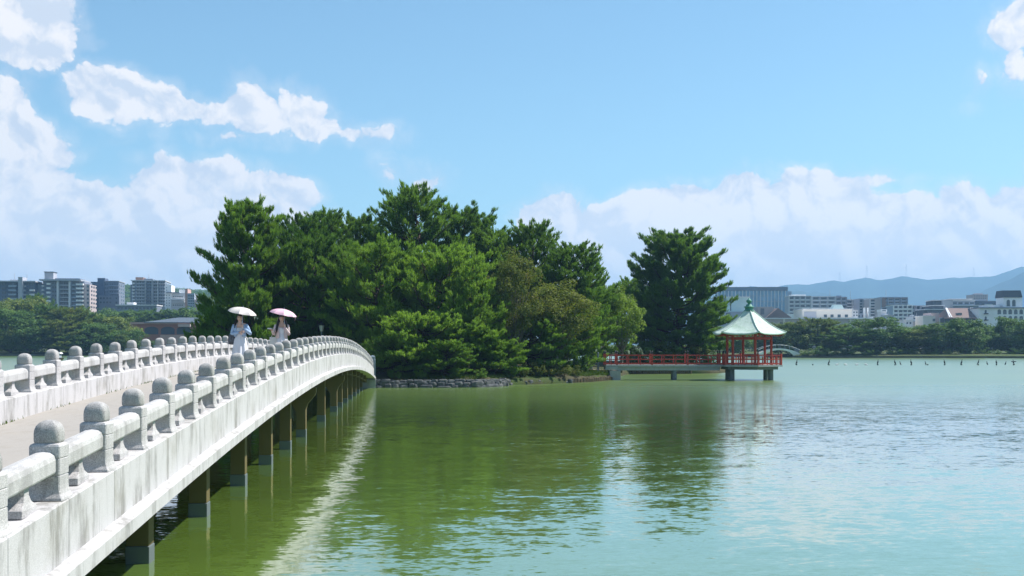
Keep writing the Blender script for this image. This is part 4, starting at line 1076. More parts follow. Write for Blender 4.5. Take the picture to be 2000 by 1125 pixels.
    # ---- right, behind the far shore
    b = Bld('office_building', 'large blue glass office block with white vertical fins and grey top band', 1473, 640, R(-3))
    b.block('wall', 1398, 1537, 562, None, B['glassblue']); b.block('top_band', 1397, 1537.5, 560.5, 568, B['slate'], -.8, 15); b.block('wing', 1537.6, 1546, 569, None, B['bluegrey'], 1, 12)
    for x in np.arange(1402, 1538, 6.9): b.block('fin', x - .5, x + .5, 568.1, 640, B['white'], -1.0, .1)
    b.floors(1398, 1537, rows(578, 610, 4), .9, B['bluegrey'], -.35, 'spandrel', .1)
    b = Bld('mint_hall', 'pale mint block with a dark slatted bay left of the pavilion roof', 1430, 470, R(-2))
    b.block('wall', 1419, 1463, 580.5, None, B['mint']); b.block('roof', 1396, 1464, 579.4, 580.6, B['white'], -.4, 14.4); b.block('bay', 1396, 1419, 590, 609, B['brown'], .4, 14); b.block('base', 1394, 1480, 609.2, None, B['grey'], -3, 10)
    b.windows((1400, 1404.5, 1409, 1413.5), (600,), 2.6, 17, front=.4); b.windows((1427,), (597,), 2.0, 20); b.windows((1408, 1420), (613.5,), 9, 4, front=-3)
    b = Bld('brown_hall', 'brown gabled hall with a square block right behind the pavilion roof', 1512, 455, R(-2))
    b.block('wall', 1481, 1513, 599, None, B['taupe'], 2, 14); b.windows((1491,), (608,), 7, 12, front=2)
    a0, a1, am = b.X(1494), b.X(1543), b.X(1517); m = MB(); m.loft([[(a0, y_, b.Z(621)), (a1, y_, b.Z(621)), (am, y_, b.Z(602))] for y_ in (-3, 12)]); m.build('gable_roof', B['roofbrown'], b.root); b.block('wall', 1496, 1541, 621.2, None, B['taupe'], -2.6, 11)
    b.block('annex_roof', 1537, 1567, 613, 621.5, B['mint'], 0, 10)
    b = Bld('museum', 'long low brown building with a white roof line just above the far right trees', 1620, 410, 0)
    b.block('wall', 1462, 1702, 623, None, B['taupe'], 0, 16); b.block('roof', 1461, 1704, 621, 622.9, B['white'], -.8, 16.8)
    for x in (1531, 1564, 1660): b.block('pier', x - 1.6, x + 1.6, 623, None, B['cream'], -.4, .3)
    b.windows((1526, 1538, 1545, 1552, 1558, 1612, 1690), (633,), 5.5, 7)
    b = Bld('white_hall', 'beige flat-roofed building with four square windows and a mint roof lantern', 1615, 425, 0)
    b.block('wall', 1568, 1664, 604.5, None, B['cream'], 0, 14); b.block('panel', 1570.5, 1594, 609, 621, B['grey'], -.2, .1); b.windows((1612, 1625, 1639, 1653), (617,), 6, 5.6); b.block('roof', 1567, 1666, 602.8, 604.4, B['pale'], -.5, 14.5)
    m = MB(); c_ = lambda w_, d_, z_: [(b.X(1642) - w_, 5 - d_, z_), (b.X(1642) + w_, 5 - d_, z_), (b.X(1642) + w_, 5 + d_, z_), (b.X(1642) - w_, 5 + d_, z_)]
    m.loft([c_(2.1, 2.1, b.Z(602.7)), c_(1.5, 1.5, b.Z(594.5))]); m.build('roof_lantern', B['mint'], b.root); b.block('annex', 1664.5, 1700, 612.5, None, B['bluegrey'], 1, 10); b.windows((1670, 1678, 1688), (617,), 6, 5, front=1)
    for x in (1688, 1695): b.block('flue', x - .9, x + .9, 601, 623, B['white'], -1, .6)
    def apart(name, label, x0, x1, yt, d, wall, bal, nfl, cols, yaw=R(-4), yb=622, rail=True, top=None):
        b = Bld('apartment_building', label, (x0 + x1) / 2, d, yaw); b.block('wall', x0, x1, yt, None, wall, 0, 12); b.block('roof', x0 - .5, x1 + .5, yt - 1.3, yt - .02, bal, -.9, 12.5)
        ys = rows(yt + 4.5, yb, nfl); st = ys[1] - ys[0]; w_ = (x1 - x0) / cols
        for y in ys: b.floors(x0 + .6, x1 - .6, (y + st * .30,), st * .36, bal, -1.2)
        b.windows([x0 + w_ * (i + .5) for i in range(cols)], [y - st * .16 for y in ys], w_ * .62, st * .5)
        for i in range(cols + 1): b.block('pier', x0 + w_ * i - .5, x0 + w_ * i + .5, yt, None, bal, -1.3, .1)
        if top: b.block('roof_box', top[0], top[1], top[2], yt - 1.32, top[3], 3, 9)
        return b
    apart('a', 'grey apartment block with a white top storey right of the glass office', 1541, 1583, 579, 560, B['grey'], B['pale'], 6, 4, top=(1547, 1576, 575, B['white']))
    apart('a', 'apartment block framed by a thin white grid of lines', 1586, 1631, 580, 575, B['bluegrey'], B['pale'], 6, 3)
    b = apart('a', 'narrow brownish apartment block behind the mint roof lantern', 1632, 1653, 581, 590, B['taupe'], B['grey'], 6, 2); b.block('roof_tower', 1637, 1645, 577, 579.6, B['slate'], 2, 6); b.mast(1626, 564, 580)
    apart('a', 'pale grey apartment block in the middle of the right skyline', 1653, 1677, 586, 600, B['grey'], B['pale'], 6, 2)
    apart('a', 'blue-grey apartment block with dark slot beside it on the right skyline', 1678, 1700, 584.5, 585, B['bluegrey'], B['grey'], 7, 3)
    apart('a', 'beige apartment block with zigzag stair left of the brown apartment block', 1699, 1721, 584, 570, B['taupe'], B['pale'], 7, 2)
    b = apart('a', 'tall brown-grey apartment block with a dark red top corner', 1721, 1771, 581.5, 545, B['taupe'], B['bluegrey'], 8, 4, yb=628); b.block('corner_panel', 1721.2, 1729, 582, 600, B['brown'], -1.4, -.9); b.mast(1737, 564, 580); b.mast(1668, 566, 585)
    apart('a', 'white and blue gridded block in front of the brown-grey apartments', 1745, 1780, 597, 500, B['bluegrey'], B['white'], 5, 4, yb=632)
    apart('a', 'low pale grey block with two roof windows right of the gridded block', 1778, 1808, 598, 515, B['pale'], B['grey'], 3, 3, yb=625)
    b = Bld('terraced_building', 'dark stepped glass building with layered white terrace edges', 1850, 500, R(-4))
    for x0, x1, yt, fr, m in ((1827, 1844, 587, 3, B['dark']), (1843, 1862, 586, 1, B['grey']), (1862.2, 1905, 588, 2, B['bluegrey']), (1820, 1843, 597, 0, B['dark']), (1806, 1850, 605, -2, B['dark']), (1862, 1912, 597.5, 0, B['slate'])): b.block('wall', x0, x1, yt, None, m, fr, 14)
    for x0, x1, y, fr in ((1825, 1845, 586, 2.4), (1818, 1845, 596.6, -.6), (1804, 1852, 604.6, -2.8), (1861, 1906, 587, 1.2), (1861, 1913, 596.8, -.8), (1859, 1905, 583.6, 4)): b.block('terrace_edge', x0, x1, y - .7, y + .7, B['pale'], fr, 13)
    b.windows((1867, 1878, 1890, 1900), (592,), 8, 3.6, front=2); b.windows((1811, 1820, 1829, 1838), (610,), 6, 5, front=-2); b.windows((1830, 1838), (591.5,), 5, 4, front=3); b.mast(1829, 590, 612)
    b = Bld('office_building', 'dark blue office block with roof plant left of the white arcaded building', 1926, 560, R(-4)); b.block('wall', 1904, 1950, 589, None, B['navy'], 0, 14); b.block('roof', 1903, 1951, 587.6, 588.9, B['slate'], -.5, 14.5); b.block('roof_plant', 1922, 1936, 595, 600, B['white'], -2, -.02); b.block('roof_box', 1912, 1930, 584.5, 587.5, B['grey'], 3, 9); b.windows((1910, 1920, 1930, 1940), (594, 602, 610), 6, 3.4); b.mast(1941, 576, 588)
    b = Bld('tower_block', 'distant pinkish tower block on the right skyline', 1914, 760, R(-4)); b.block('wall', 1901, 1929, 575, None, B['pink']); b.block('roof_box', 1909, 1922, 572.5, 574.9, B['grey'], 3, 9); b.windows(list(np.arange(1904, 1929, 4.2)), rows(578, 600, 6), 2.2, 2)
    b = Bld('brown_roof_building', 'building with a big sloping brown roof and white roof edges', 1880, 395, R(-3))
    b.block('wall', 1846, 1913, 621, None, B['dark'], 0, 14); b.block('side_wall', 1907, 1914, 612, None, B['rust'], .2, 13)
    X0, X1 = b.X(1854), b.X(1913); m = MB(); A0 = b.X(1861); A1 = b.X(1908)
    m.add([(X0 - .8, -1.5, b.Z(620.6)), (X1, -1.5, b.Z(620.6)), (A1 + .6, 7, b.Z(600.5)), (A0, 7, b.Z(600.5)), (X0 - .8, 14, b.Z(620.6)), (X1, 14, b.Z(620.6))], [(0, 1, 2, 3), (3, 2, 5, 4), (0, 3, 4), (1, 5, 2), (0, 4, 5, 1)]); m.build('roof', B['roofbrown'], b.root)
    for xa, xb in ((1853, 1860.5), (1857, 1862), (1905, 1909), (1909.5, 1912.5)): 
        m = MB(); m.tube([(b.X(xa), -1.45, b.Z(620)), (b.X(xb), 6.9, b.Z(600.6))] if xa < 1880 else [(b.X(xa), -1.45, b.Z(620)), (b.X(xb), 6.9, b.Z(600.6))], .22, 5); m.build('roof_edge', B['white'], b.root)
    b.block('skylight', 1871, 1880, 611, 616.5, B['glass'], .6, 4); b.block('eave', 1845, 1909, 620.6, 622, B['salmon'], -1.9, -.05)
    b.windows((1855, 1866, 1877, 1888, 1899), (630, 640), 8, 6.5); b.block('post', 1882.5, 1884.5, 622.1, None, B['rust'], -.8, -.05)
    b = Bld('arcaded_building', 'white building with rows of dark arched windows and a dark-roofed tower', 1990, 390, R(-3))
    b.block('wall', 1914.5, 2075, 602, None, B['white'], 0, 16); b.block('roof', 1913, 2077, 600.2, 601.9, B['slate'], -.7, 16.5); b.block('roof_tower', 1965, 2000, 580.5, 600.1, B['white'], 2, 9)
    m = MB(); cx_, wx = b.X(1982), (b.X(2001) - b.X(1964)) / 2
    m.loft([[(cx_ - wx, 1.6, b.Z(580.4)), (cx_ + wx, 1.6, b.Z(580.4)), (cx_ + wx, 9.4, b.Z(580.4)), (cx_ - wx, 9.4, b.Z(580.4))], [(cx_ - wx * .94, 2.4, b.Z(566.5)), (cx_ + wx * .9, 2.4, b.Z(566.5)), (cx_ + wx * .9, 8.6, b.Z(566.5)), (cx_ - wx * .94, 8.6, b.Z(566.5))]]); m.build('tower_roof', B['dark'], b.root)
    def arch_me(w_, h_):
        m = MB(); n = 8; pts = [(w_ / 2 * math.cos(math.pi * i / n), h_ / 2 - w_ / 2 + w_ / 2 * math.sin(math.pi * i / n)) for i in range(n + 1)] + [(-w_ / 2, -h_ / 2), (w_ / 2, -h_ / 2)]
        m.loft([[(x_, y_, z_) for x_, z_ in pts] for y_ in (-.06, .2)][::-1]); me = m.mesh('arched_window'); me.materials.append(B['glass']); return me
    aw = arch_me(6.6 * b.k, 9.5 * b.k); at_ = arch_me(6.4 * b.k, 13 * b.k)
    for y in (609, 621.6, 634.2):
        for x in np.arange(1952.5, 2070, 10.5): inst('arched_window', aw, b.root, (b.X(x), 0, b.Z(y)))
        o = inst('arched_window', aw, b.root, (b.X(1926.5), 0, b.Z(y)), None, (.55, 1, .8)); b.block('balcony', 1923, 1930, y + 2.6, y + 4.4, B['dark'], -.9, -.02)
    for x in (1974, 1984.7): inst('arched_window', at_, b.root, (b.X(x), 2, b.Z(591.5)))
    b.block('roof_box', 1925, 1936, 595.4, 600.1, B['pale'], 2, 6); b.block('roof_box', 1950, 1960, 594.8, 600.1, B['white'], 3, 7)
    b = Bld('pink_house', 'small beige and pink house with a roof room in front of the terraced building', 1822, 400, R(-3)); b.block('wall', 1803, 1827, 617.5, None, B['cream'], 0, 9); b.block('wall', 1820, 1836, 611, None, B['pink'], 1, 10); b.block('wall', 1835.8, 1843, 620, None, B['pale'], .4, 9); b.block('parapet', 1802.5, 1821, 616.6, 617.6, B['white'], -.3, 9.3); b.windows((1824,), (625,), 5, 5, front=-.02); b.windows((1838,), (630,), 3, 4, front=.4)
    b = Bld('white_house', 'small white house with a flat roof above the trees near the middle', 1775, 405, R(-3)); b.block('wall', 1767, 1783, 625.5, None, B['pale'], 0, 8); b.block('roof', 1766.5, 1783.5, 624, 625.4, B['white'], -.3, 8.3); b.windows((1772, 1778), (631,), 3, 4)
    b = Bld('white_house', 'little white house with a sloped roof half hidden by the trees', 1757, 395, R(-3)); b.block('wall', 1744, 1767, 634, None, B['pale'], 0, 8)
    m = MB(); m.loft([[(b.X(1742), y_, b.Z(638)), (b.X(1769), y_, b.Z(636)), (b.X(1766), y_, b.Z(631.5)), (b.X(1748), y_, b.Z(631.5))] for y_ in (-1, 8.5)][::-1]); m.build('roof', B['white'], b.root)
    b = Bld('stair_tower', 'narrow white stair tower with a dark slot window before the brown-grey apartments', 1726, 440, R(-3)); b.block('wall', 1720.5, 1731.5, 606, None, B['pale'], 0, 5); b.block('head', 1720, 1732, 604.2, 609, B['white'], -.5, 5.4); b.windows((1726,), (607,), 7, 1.8, front=-.5); b.windows((1725,), (619,), 1.4, 5)
build_town()

def build_roofscape():
    """Low houses filling the band above the trees, and pylons on the ridge."""
    r = random.Random(21)
    specs = [(1703, 1722, 622, 'white', 'plain white low house left of the narrow white stair tower'), (1731, 1746, 616, 'bluegrey', 'small blue-grey flat-roofed house right of the narrow white stair tower'), (1783, 1801, 618, 'pale', 'pale flat-roofed house between the white house and the pink house'), (1786, 1806, 628, 'taupe', 'brownish low house just above the trees left of the pink house'), (1660, 1676, 606, 'pale', 'pale rooftop house right of the mint roof lantern')]
    for x0, x1, yt, c, lab in specs:
        b = Bld('low_house', lab, (x0 + x1) / 2, 430 + r.uniform(-8, 8), R(-3)); b.block('wall', x0, x1, yt, None, B[c], 0, 9); b.block('roof', x0 - .6, x1 + .6, yt - 1.1, yt - .05, B['grey'], -.5, 9.5)
        n = 3; w_ = (x1 - x0) / n; b.windows([x0 + w_ * (i + .5) for i in range(n)], (yt + 4, yt + 10), w_ * .5, 2.8); b.block('roof_box', x0 + 3, x0 + 7, yt - 3, yt - 1.15, B['white'], 3, 6); b.mast(x1 - 2, yt - 9, yt, .1)
    for i, (px, yt, yb) in enumerate(((1640, 532, 543), (1693, 519, 536), (1770, 517, 535), (1902, 523, 536))):
        d = 3960; k = d / F; p = gp(px, d, (673 - yb) * k + CAM_H - 6); h = (yb - yt) * k + 6
        t = thing('transmission_tower', 'faint lattice pylon on the mountain ridge, %s from the left' % ORDW[i], 'pylon', p, 0, 'pylons on the mountain ridge')
        m = MB()
        for sx in (-1, 1):
            for sy in (-1, 1): m.tube([(sx * 3.2, sy * 3.2, -8), (sx * .7, sy * .7, h)], .13, 4)
        for q in range(5):
            z0, z1 = h * q / 5, h * (q + 1) / 5; w0, w1 = 3.2 - 2.5 * z0 / h, 3.2 - 2.5 * z1 / h
            for sy in (-1, 1): m.tube([(-w0, sy * w0, z0), (w1, sy * w1, z1)], .07, 3); m.tube([(w0, sy * w0, z0), (-w1, sy * w1, z1)], .07, 3)
        m.build('lattice', B['slate'], t)
        for q, w_ in ((.72, 5.5), (.86, 4.6), (.98, 3.6)): MB().box((0, 0, h * q), (w_ * 2, .22, .22)).build('cross_arm', B['slate'], t)
build_roofscape()

# ------------------------------------------------------------------ water birds, boat, little arch bridge
ORD = ['first', 'second', 'third', 'fourth', 'fifth', 'sixth', 'seventh', 'eighth', 'ninth', 'tenth', 'eleventh', 'twelfth', 'thirteenth', 'fourteenth', 'fifteenth', 'sixteenth', 'seventeenth', 'eighteenth', 'nineteenth', 'twentieth']
def build_birds():
    D = 150.0; k = D / F
    sm = MB(); sm.lathe([(.085, -.9), (.085, .13), (.06, .16)], 8); st_me = sm.mesh('stake'); st_me.materials.append(M['black'])
    def cormorant(spread=False, slim=False):
        m = MB()
        m.tube([(-.10, 0, -.02), (-.02, 0, .14), (.03, 0, .30), (.05, 0, .40), (.02, 0, .50), (.06, 0, .57), (.12, 0, .58), (.20, 0, .575)], [.02, .085, .09, .06, .035, .042, .032, .008], 7)
        m.tube([(-.05, 0, .1), (-.15, 0, -.04), (-.2, 0, -.12)], [.05, .04, .015], 5)
        for s in (-1, 1):
            m.tube([(.0, s * .03, .05), (.02, s * .04, .0)], .014, 4)
            if spread: m.loft([[(-.02, s * .05, .30), (.06, s * .05, .34), (.06, s * .05, .26)], [(-.04, s * .32, .38), (.05, s * .34, .42), (.02, s * .34, .26)], [(-.06, s * .60, .36), (0, s * .62, .38), (-.06, s * .62, .30)]])
            else: m.loft([[(.05, s * .07, .30), (-.06, s * .085, .32), (-.02, s * .09, .2)], [(-.06, s * .08, .12), (-.14, s * .05, .02), (-.10, s * .07, .02)]])
        me = m.mesh('cormorant', True); me.materials.append(M['feather_black']); return me
    cm, cw = cormorant(), cormorant(True)
    spots = [(1525.6, 1), (1556, 1), (1587.5, 0), (1619, 1), (1714.5, 1), (1748, 1), (1779.5, 1), (1812, 0), (1844.7, 1), (1878, 1), (1910.6, 1), (1946, 1), (1979.5, 2)]
    r = random.Random(2)
    for i, (px, kind) in enumerate(spots):
        p = gp(px, D)
        tag(inst('mooring_stake', st_me, None, (p.x, p.y, 0), r.uniform(0, 6)), 'short dark stake in the water, %s to the right of the pavilion' % ORD[i], 'stake', 'stakes in a line across the pond')
        if kind:
            ang = -TH + (R(90) if kind == 2 else 0) + r.choice((0, math.pi)) + r.uniform(-.6, .6)
            lab = 'black cormorant spreading its wings at the far right' if kind == 2 else 'black cormorant perched on the %s stake from the pavilion' % ORD[i]
            tag(inst('cormorant', cw if kind == 2 else cm, None, (p.x, p.y, .16), ang, (.95,) * 3), lab, 'bird', 'cormorants on the stakes')
    for j, px in enumerate((1758.5, 1807.8, 1928, 1964)):
        p = gp(px, D + 2)
        tag(inst('cormorant', cm, None, (p.x, p.y, .02), r.uniform(0, 6), (.8,) * 3), 'small black cormorant low on the water, %s of those between the stakes' % ORD[j], 'bird', 'cormorants low on the water')
    g = MB(); g.tube([(-.26, 0, .09), (-.15, 0, .08), (0, 0, .10), (.13, 0, .12), (.18, 0, .2), (.2, 0, .26), (.26, 0, .27), (.31, 0, .25)], [.015, .08, .12, .09, .05, .055, .035, .006], 8)
    gm = g.mesh('gull', True); gm.materials.append(M['feather_white'])
    fm = MB(); fm.lathe([(.22, -.1), (.26, -.02), (.22, .03)], 12); fl = fm.mesh('float'); fl.materials.append(M['black'])
    for j, px in enumerate((1634.6, 1651.5, 1673, 1691.5)):
        p = gp(px, D + 1)
        tag(inst('float', fl, None, (p.x, p.y, 0)), 'dark round float under the %s white bird from the pavilion' % ORD[j], 'float', 'floats in the pond')
        tag(inst('gull', gm, None, (p.x, p.y, .01), -TH + (math.pi if j % 2 else 0), (.95, .95, .72)), 'white bird resting on the water, %s from the pavilion' % ORD[j], 'bird', 'white birds on the water')
build_birds()

def build_boat():
    p = gp(107, 196); t = thing('cabin_boat', 'small white canopied boat seen between the far railing posts', 'boat', p, -TH)
    m = MB(); m.loft([[(-1.1, -.5, -.1), (1.1, -.5, -.1), (1.1, .5, -.1), (-1.1, .5, -.1)], [(-1.3, -.6, .42), (1.5, -.45, .48), (1.5, .45, .48), (-1.3, .6, .42)]]); m.build('hull', B['brown'], t)
    for x_ in (-.9, .0, .95):
        for y_ in (-.45, .45): MB().box((x_, y_, .80), (.06, .06, .70)).build('canopy_post', M['white'], t)
    m = MB(); m.loft([[(-1.2, -.6, 1.15), (1.2, -.6, 1.15), (1.2, .6, 1.15), (-1.2, .6, 1.15)], [(-1.0, -.45, 1.42), (1.05, -.45, 1.42), (1.05, .45, 1.42), (-1.0, .45, 1.42)]]); m.build('canopy', M['white'], t)
    MB().box((0, 0, .72), (1.9, .8, .46)).build('cabin', B['bluegrey'], t)
build_boat()

def build_far_bridge():
    p = gp(1518, 238); t = thing('arch_bridge', 'little white arched footbridge on the far shore right of the pavilion', 'bridge', p, -TH + R(8))
    k = 238 / F; L = 42 * k
    def zz(x): return .9 + 1.05 * (1 - (x / L) ** 2)
    xs = np.linspace(-L, L, 25)
    for y_ in (-1, 1):
        m = MB(); n = len(xs); V = []
        for x in xs: V += [(x, y_ * 1.1, zz(x)), (x, y_ * 1.1 - .2 * y_, zz(x)), (x, y_ * 1.1 - .2 * y_, max(-.3, min(zz(x) - .16, 1.6 * math.sqrt(max(0, 1 - (x / (L * .72)) ** 2)))) if abs(x) < L * .72 else -.3), (x, y_ * 1.1, max(-.3, min(zz(x) - .16, 1.6 * math.sqrt(max(0, 1 - (x / (L * .72)) ** 2)))) if abs(x) < L * .72 else -.3)]
        Fs = []
        for i in range(n - 1):
            for j in range(4): Fs.append((i * 4 + j, i * 4 + (j + 1) % 4, (i + 1) * 4 + (j + 1) % 4, (i + 1) * 4 + j))
        m.add(V, Fs); m.build('arch_side', M['white'], t)
        m = MB(); m.tube([(x, y_ * 1.05, zz(x) + .75) for x in xs], .045, 5); m.build('handrail', M['white'], t)
        for x in xs[::3]: MB().box((x, y_ * 1.05, zz(x) + .36), (.08, .08, .78)).build('rail_post', M['grey_conc'], t)
    m = MB(); m.loft([[(x, -.9, zz(x) - .02), (x, .9, zz(x) - .02), (x, .9, zz(x) - .2), (x, -.9, zz(x) - .2)] for x in xs]); m.build('deck', M['deck'], t)
    g = gp(1556, 240); s = tag(MB().lathe([(.42, -.5), (.42, 1.5), (.30, 1.6)], 10, sq=8).build('stone_pillar', M['grey_conc'], None, (g.x, g.y, .3)), 'grey stone pillar at the right foot of the little arched footbridge', 'pillar')
build_far_bridge()

# ------------------------------------------------------------------ two women with parasols on the bridge
def skin_mesh(joints, bones, root=0):
    """Joints (position, radius) joined by bones, grown into one surface with a Skin modifier."""
    me = bpy.data.meshes.new('skeleton'); me.from_pydata([j[0] for j in joints], bones, [])
    o = bpy.data.objects.new('skeleton', me); COL.objects.link(o)
    o.modifiers.new('skin', 'SKIN'); sv = me.skin_vertices[0].data
    for i, j in enumerate(joints):
        rr = j[1] if hasattr(j[1], '__len__') else (j[1], j[1]); sv[i].radius = rr; sv[i].use_root = (i == root)
    s = o.modifiers.new('sub', 'SUBSURF'); s.levels = 2; s.render_levels = 2
    dg = bpy.context.evaluated_depsgraph_get(); ev = o.evaluated_get(dg); out = bpy.data.meshes.new_from_object(ev)
    V = [tuple(v.co) for v in out.vertices]; Fs = [tuple(p.vertices) for p in out.polygons]
    bpy.data.objects.remove(o); bpy.data.meshes.remove(me); bpy.data.meshes.remove(out)
    return V, Fs

def hand(m, wrist, d, palm_n, s=1.0, curl=1.2, mirror=1):
    """Palm and five bent fingers of unequal length; d points along the hand, palm_n out of the palm."""
    d = Vector(d).normalized(); n = Vector(palm_n); n = (n - d * n.dot(d)).normalized(); b = d.cross(n) * mirror; w = Vector(wrist)
    m.loft([[w + d * t * .085 * s + b * x * (.026 + .014 * t) * s + n * y * .013 * s for x, y in ((-.7, -1), (.7, -1), (1, 0), (.7, 1), (-.7, 1), (-1, 0))] for t in (-.15, .25, .7, 1.0)])
    for k, (off, L) in enumerate(((-.030, .062), (-.010, .074), (.010, .078), (.029, .068))):
        p = w + d * .082 * s + b * off * s; pts = [p]; a = 0
        for q, f in enumerate((.45, .32, .23)):
            a += curl * (.45, .55, .35)[q]; p = p + (d * math.cos(a) + n * math.sin(a)) * L * f * s; pts.append(p)
        m.tube(pts, [.0085 * s, .008 * s, .0075 * s, .005 * s], 6)
    p = w + d * .025 * s - b * .028 * s; dirs = (-b * .75 + d * .6 + n * .25, -b * .15 + d * .7 + n * .6, b * .3 + d * .4 + n * .7); pts = [p]
    for v_, f in zip(dirs, (.032, .026, .02)): p = p + v_.normalized() * f * s; pts.append(p)
    m.tube(pts, [.011 * s, .010 * s, .009 * s, .006 * s], 6)

def build_person(label, loc, rz, P):
    root = thing('person', label, 'person', loc, rz)
    J = [((0, .02, .90), (.13, .10)), ((0, .02, 1.05), (.11, .085)), ((0, .025, 1.22), (.13, .09)), ((0, .02, 1.335), (.075, .06)), ((0, .01, 1.40), (.047, .048)), ((0, -.005, 1.45), (.045, .045))]
    Bn = [(0, 1), (1, 2), (2, 3), (3, 4), (4, 5)]
    wr = []
    for s, (el, ha) in ((-1, P['armL']), (1, P['armR'])):
        sh = Vector((s * .155, .02, 1.315)); el, ha = Vector(el), Vector(ha); i = len(J)
        J += [(sh, (.052, .052)), (sh.lerp(el, .5), (.042, .042)), (el, (.036, .036)), (el.lerp(ha, .5), (.031, .031)), (ha, (.024, .021))]
        Bn += [(3, i), (i, i + 1), (i + 1, i + 2), (i + 2, i + 3), (i + 3, i + 4)]; wr.append((ha, (ha - el).normalized()))
    for s in (-1, 1):
        st = s * P.get('stride', .10); i = len(J)
        J += [((s * .08, .02, .84), (.085, .09)), ((s * .085, .02 - st * .3 - .03, .47), (.055, .058)), ((s * .08, .04 - st, .27), (.05, .052)), ((s * .08, .05 - st * 1.2, .075), (.032, .036)), ((s * .085, -.03 - st * 1.2, .03), (.036, .026)), ((s * .09, -.11 - st * 1.2, .022), (.034, .018))]
        Bn += [(0, i)] + [(i + q, i + q + 1) for q in range(5)]
    V, Fs = skin_mesh(J, Bn); m = MB(); m.add(V, Fs)
    # head: skull, jaw, nose, ears in the same mesh
    hz = 1.505; n, mm = 20, 16; rings = []
    for j in range(mm + 1):
        t = math.pi * (j + .02) / (mm + .04); z = -math.cos(t); ring = []
        for k in range(n):
            a = 2 * math.pi * k / n; x_, y_ = math.cos(a), math.sin(a); rr = math.sin(t)
            jaw = 1 - .30 * max(0, -z) ** 1.3
            fx, fy = .071 * rr * jaw, .088 * rr * (1 - .15 * max(0, -z))
            yy = y_ * fy; front = max(0, -y_) * rr
            nose = .020 * math.exp(-((z + .12) / .16) ** 2 - (x_ / .22) ** 2) * (1 if y_ < 0 else 0)
            eye = -.006 * math.exp(-((z - .08) / .13) ** 2 - ((abs(x_) - .42) / .2) ** 2) * (1 if y_ < 0 else 0)
            lip = .006 * math.exp(-((z + .50) / .09) ** 2 - (x_ / .35) ** 2) * (1 if y_ < 0 else 0)
            ring.append((x_ * fx, yy - nose - eye - lip - .012 * max(0, -z) * 1, hz + z * .112))
        rings.append(ring)
    hm = MB(); hm.loft(rings)
    for s in (-1, 1): hm.sphere((s * .072, .012, hz - .005), (.010, .02, .03), 8, 6)
    yaw = P.get('head', 0); ca, sa = math.cos(yaw), math.sin(yaw)
    m.add([(x_ * ca - y_ * sa, x_ * sa + y_ * ca, z_) for x_, y_, z_ in hm.v], hm.f)
    for (w_, d_), hp in zip(wr, P['hands']): hand(m, w_, hp[0] or d_, hp[1], 1.0, hp[2], hp[3])
    m.build('body', M['skin'], root, smooth=True)
    def face(name, mt, parts):
        for c, r_ in parts:
            c = Vector((c[0] * ca - c[1] * sa, c[0] * sa + c[1] * ca, c[2])); e = MB(); e.sphere(c, r_, 8, 6); e.build(name, mt, root, smooth=True)
    face('eye', M['hair'], [((s * .029, -.074, hz + .010), (.013, .006, .006)) for s in (-1, 1)]); face('eyebrow', M['hair'], [((s * .03, -.077, hz + .030), (.017, .005, .003)) for s in (-1, 1)]); face('mouth', M['lip'], [((0, -.081, hz - .055), (.02, .006, .006))])
    # hair: a cap over the skull, a fringe line, long locks
    h = MB(); rings = []
    for j in range(11):
        t = j / 10; ang = t * 1.95; ring = []
        for k in range(24):
            a = 2 * math.pi * k / 24; y_ = math.sin(a); lim = 1.18 if y_ < -.35 else 1.95
            aa = min(ang, lim + .55 * max(0, y_ + .35)); rr = math.sin(aa)
            ring.append((math.cos(a) * .084 * rr, y_ * .100 * rr + .008, hz + .012 + .118 * math.cos(aa)))
        rings.append(ring)
    h.loft(rings, False); h.v = [(x_ * ca - y_ * sa, x_ * sa + y_ * ca, z_) for x_, y_, z_ in h.v]
    for pts, rd in P['locks']: h.tube(pts, rd, 8)
    h.build('hair', M['hair'], root, smooth=True)
    # dress: fitted bodice, gathered long skirt with folds
    d = MB(); rings = []; r = random.Random(P['seed']); ph = r.uniform(0, 6)
    for z, rx, ry, fo in ((1.245, .130, .098, 0), (1.20, .146, .118, 0), (1.15, .143, .116, .0), (1.09, .125, .102, .0), (1.04, .118, .098, .004), (.98, .135, .112, .008), (.90, .158, .130, .012), (.75, .180, .150, .018), (.55, .205, .175, .026), (.35, .228, .200, .034), (.17, .245, .22, .042)):
        rings.append([((rx + fo * math.sin(9 * a + ph) + fo * .5 * math.sin(14 * a)) * math.cos(a), (ry + fo * math.sin(9 * a + ph)) * math.sin(a) + .02 - (.02 if z < .6 else 0), z + (.012 * math.sin(3 * a) if z < .2 else 0)) for a in [2 * math.pi * k / 48 for k in range(48)]])
    d.loft(rings, False); d.build('dress', M['dress'], root, smooth=True)
    for s in (-1, 1):
        MB().tube([(s * .085, -.085, 1.235), (s * .095, -.06, 1.31), (s * .09, .02, 1.36), (s * .085, .1, 1.25)], .009, 6).build('shoulder_strap', M['dress'], root, smooth=True)
    # cardigan: open-fronted back and sides, and two sleeves
    c = MB(); rings = []
    for z, rx, ry in ((1.335, .165, .075), (1.28, .178, .115), (1.20, .172, .135), (1.10, .158, .130), (P['hem'], .172, .142)):
        rings.append([(rx * math.cos(a), ry * math.sin(a) + .02, z) for a in [R(-62) + R(304) * k / 23 for k in range(24)]])
    V = [p for q in rings for p in q]; inner = [(x_ * .93, (y_ - .02) * .93 + .02, z_) for x_, y_, z_ in V]; nv = len(V); Fs = []
    for j in range(4):
        for k in range(23):
            q = j * 24 + k; Fs += [(q, q + 1, q + 25, q + 24), (nv + q + 24, nv + q + 25, nv + q + 1, nv + q)]
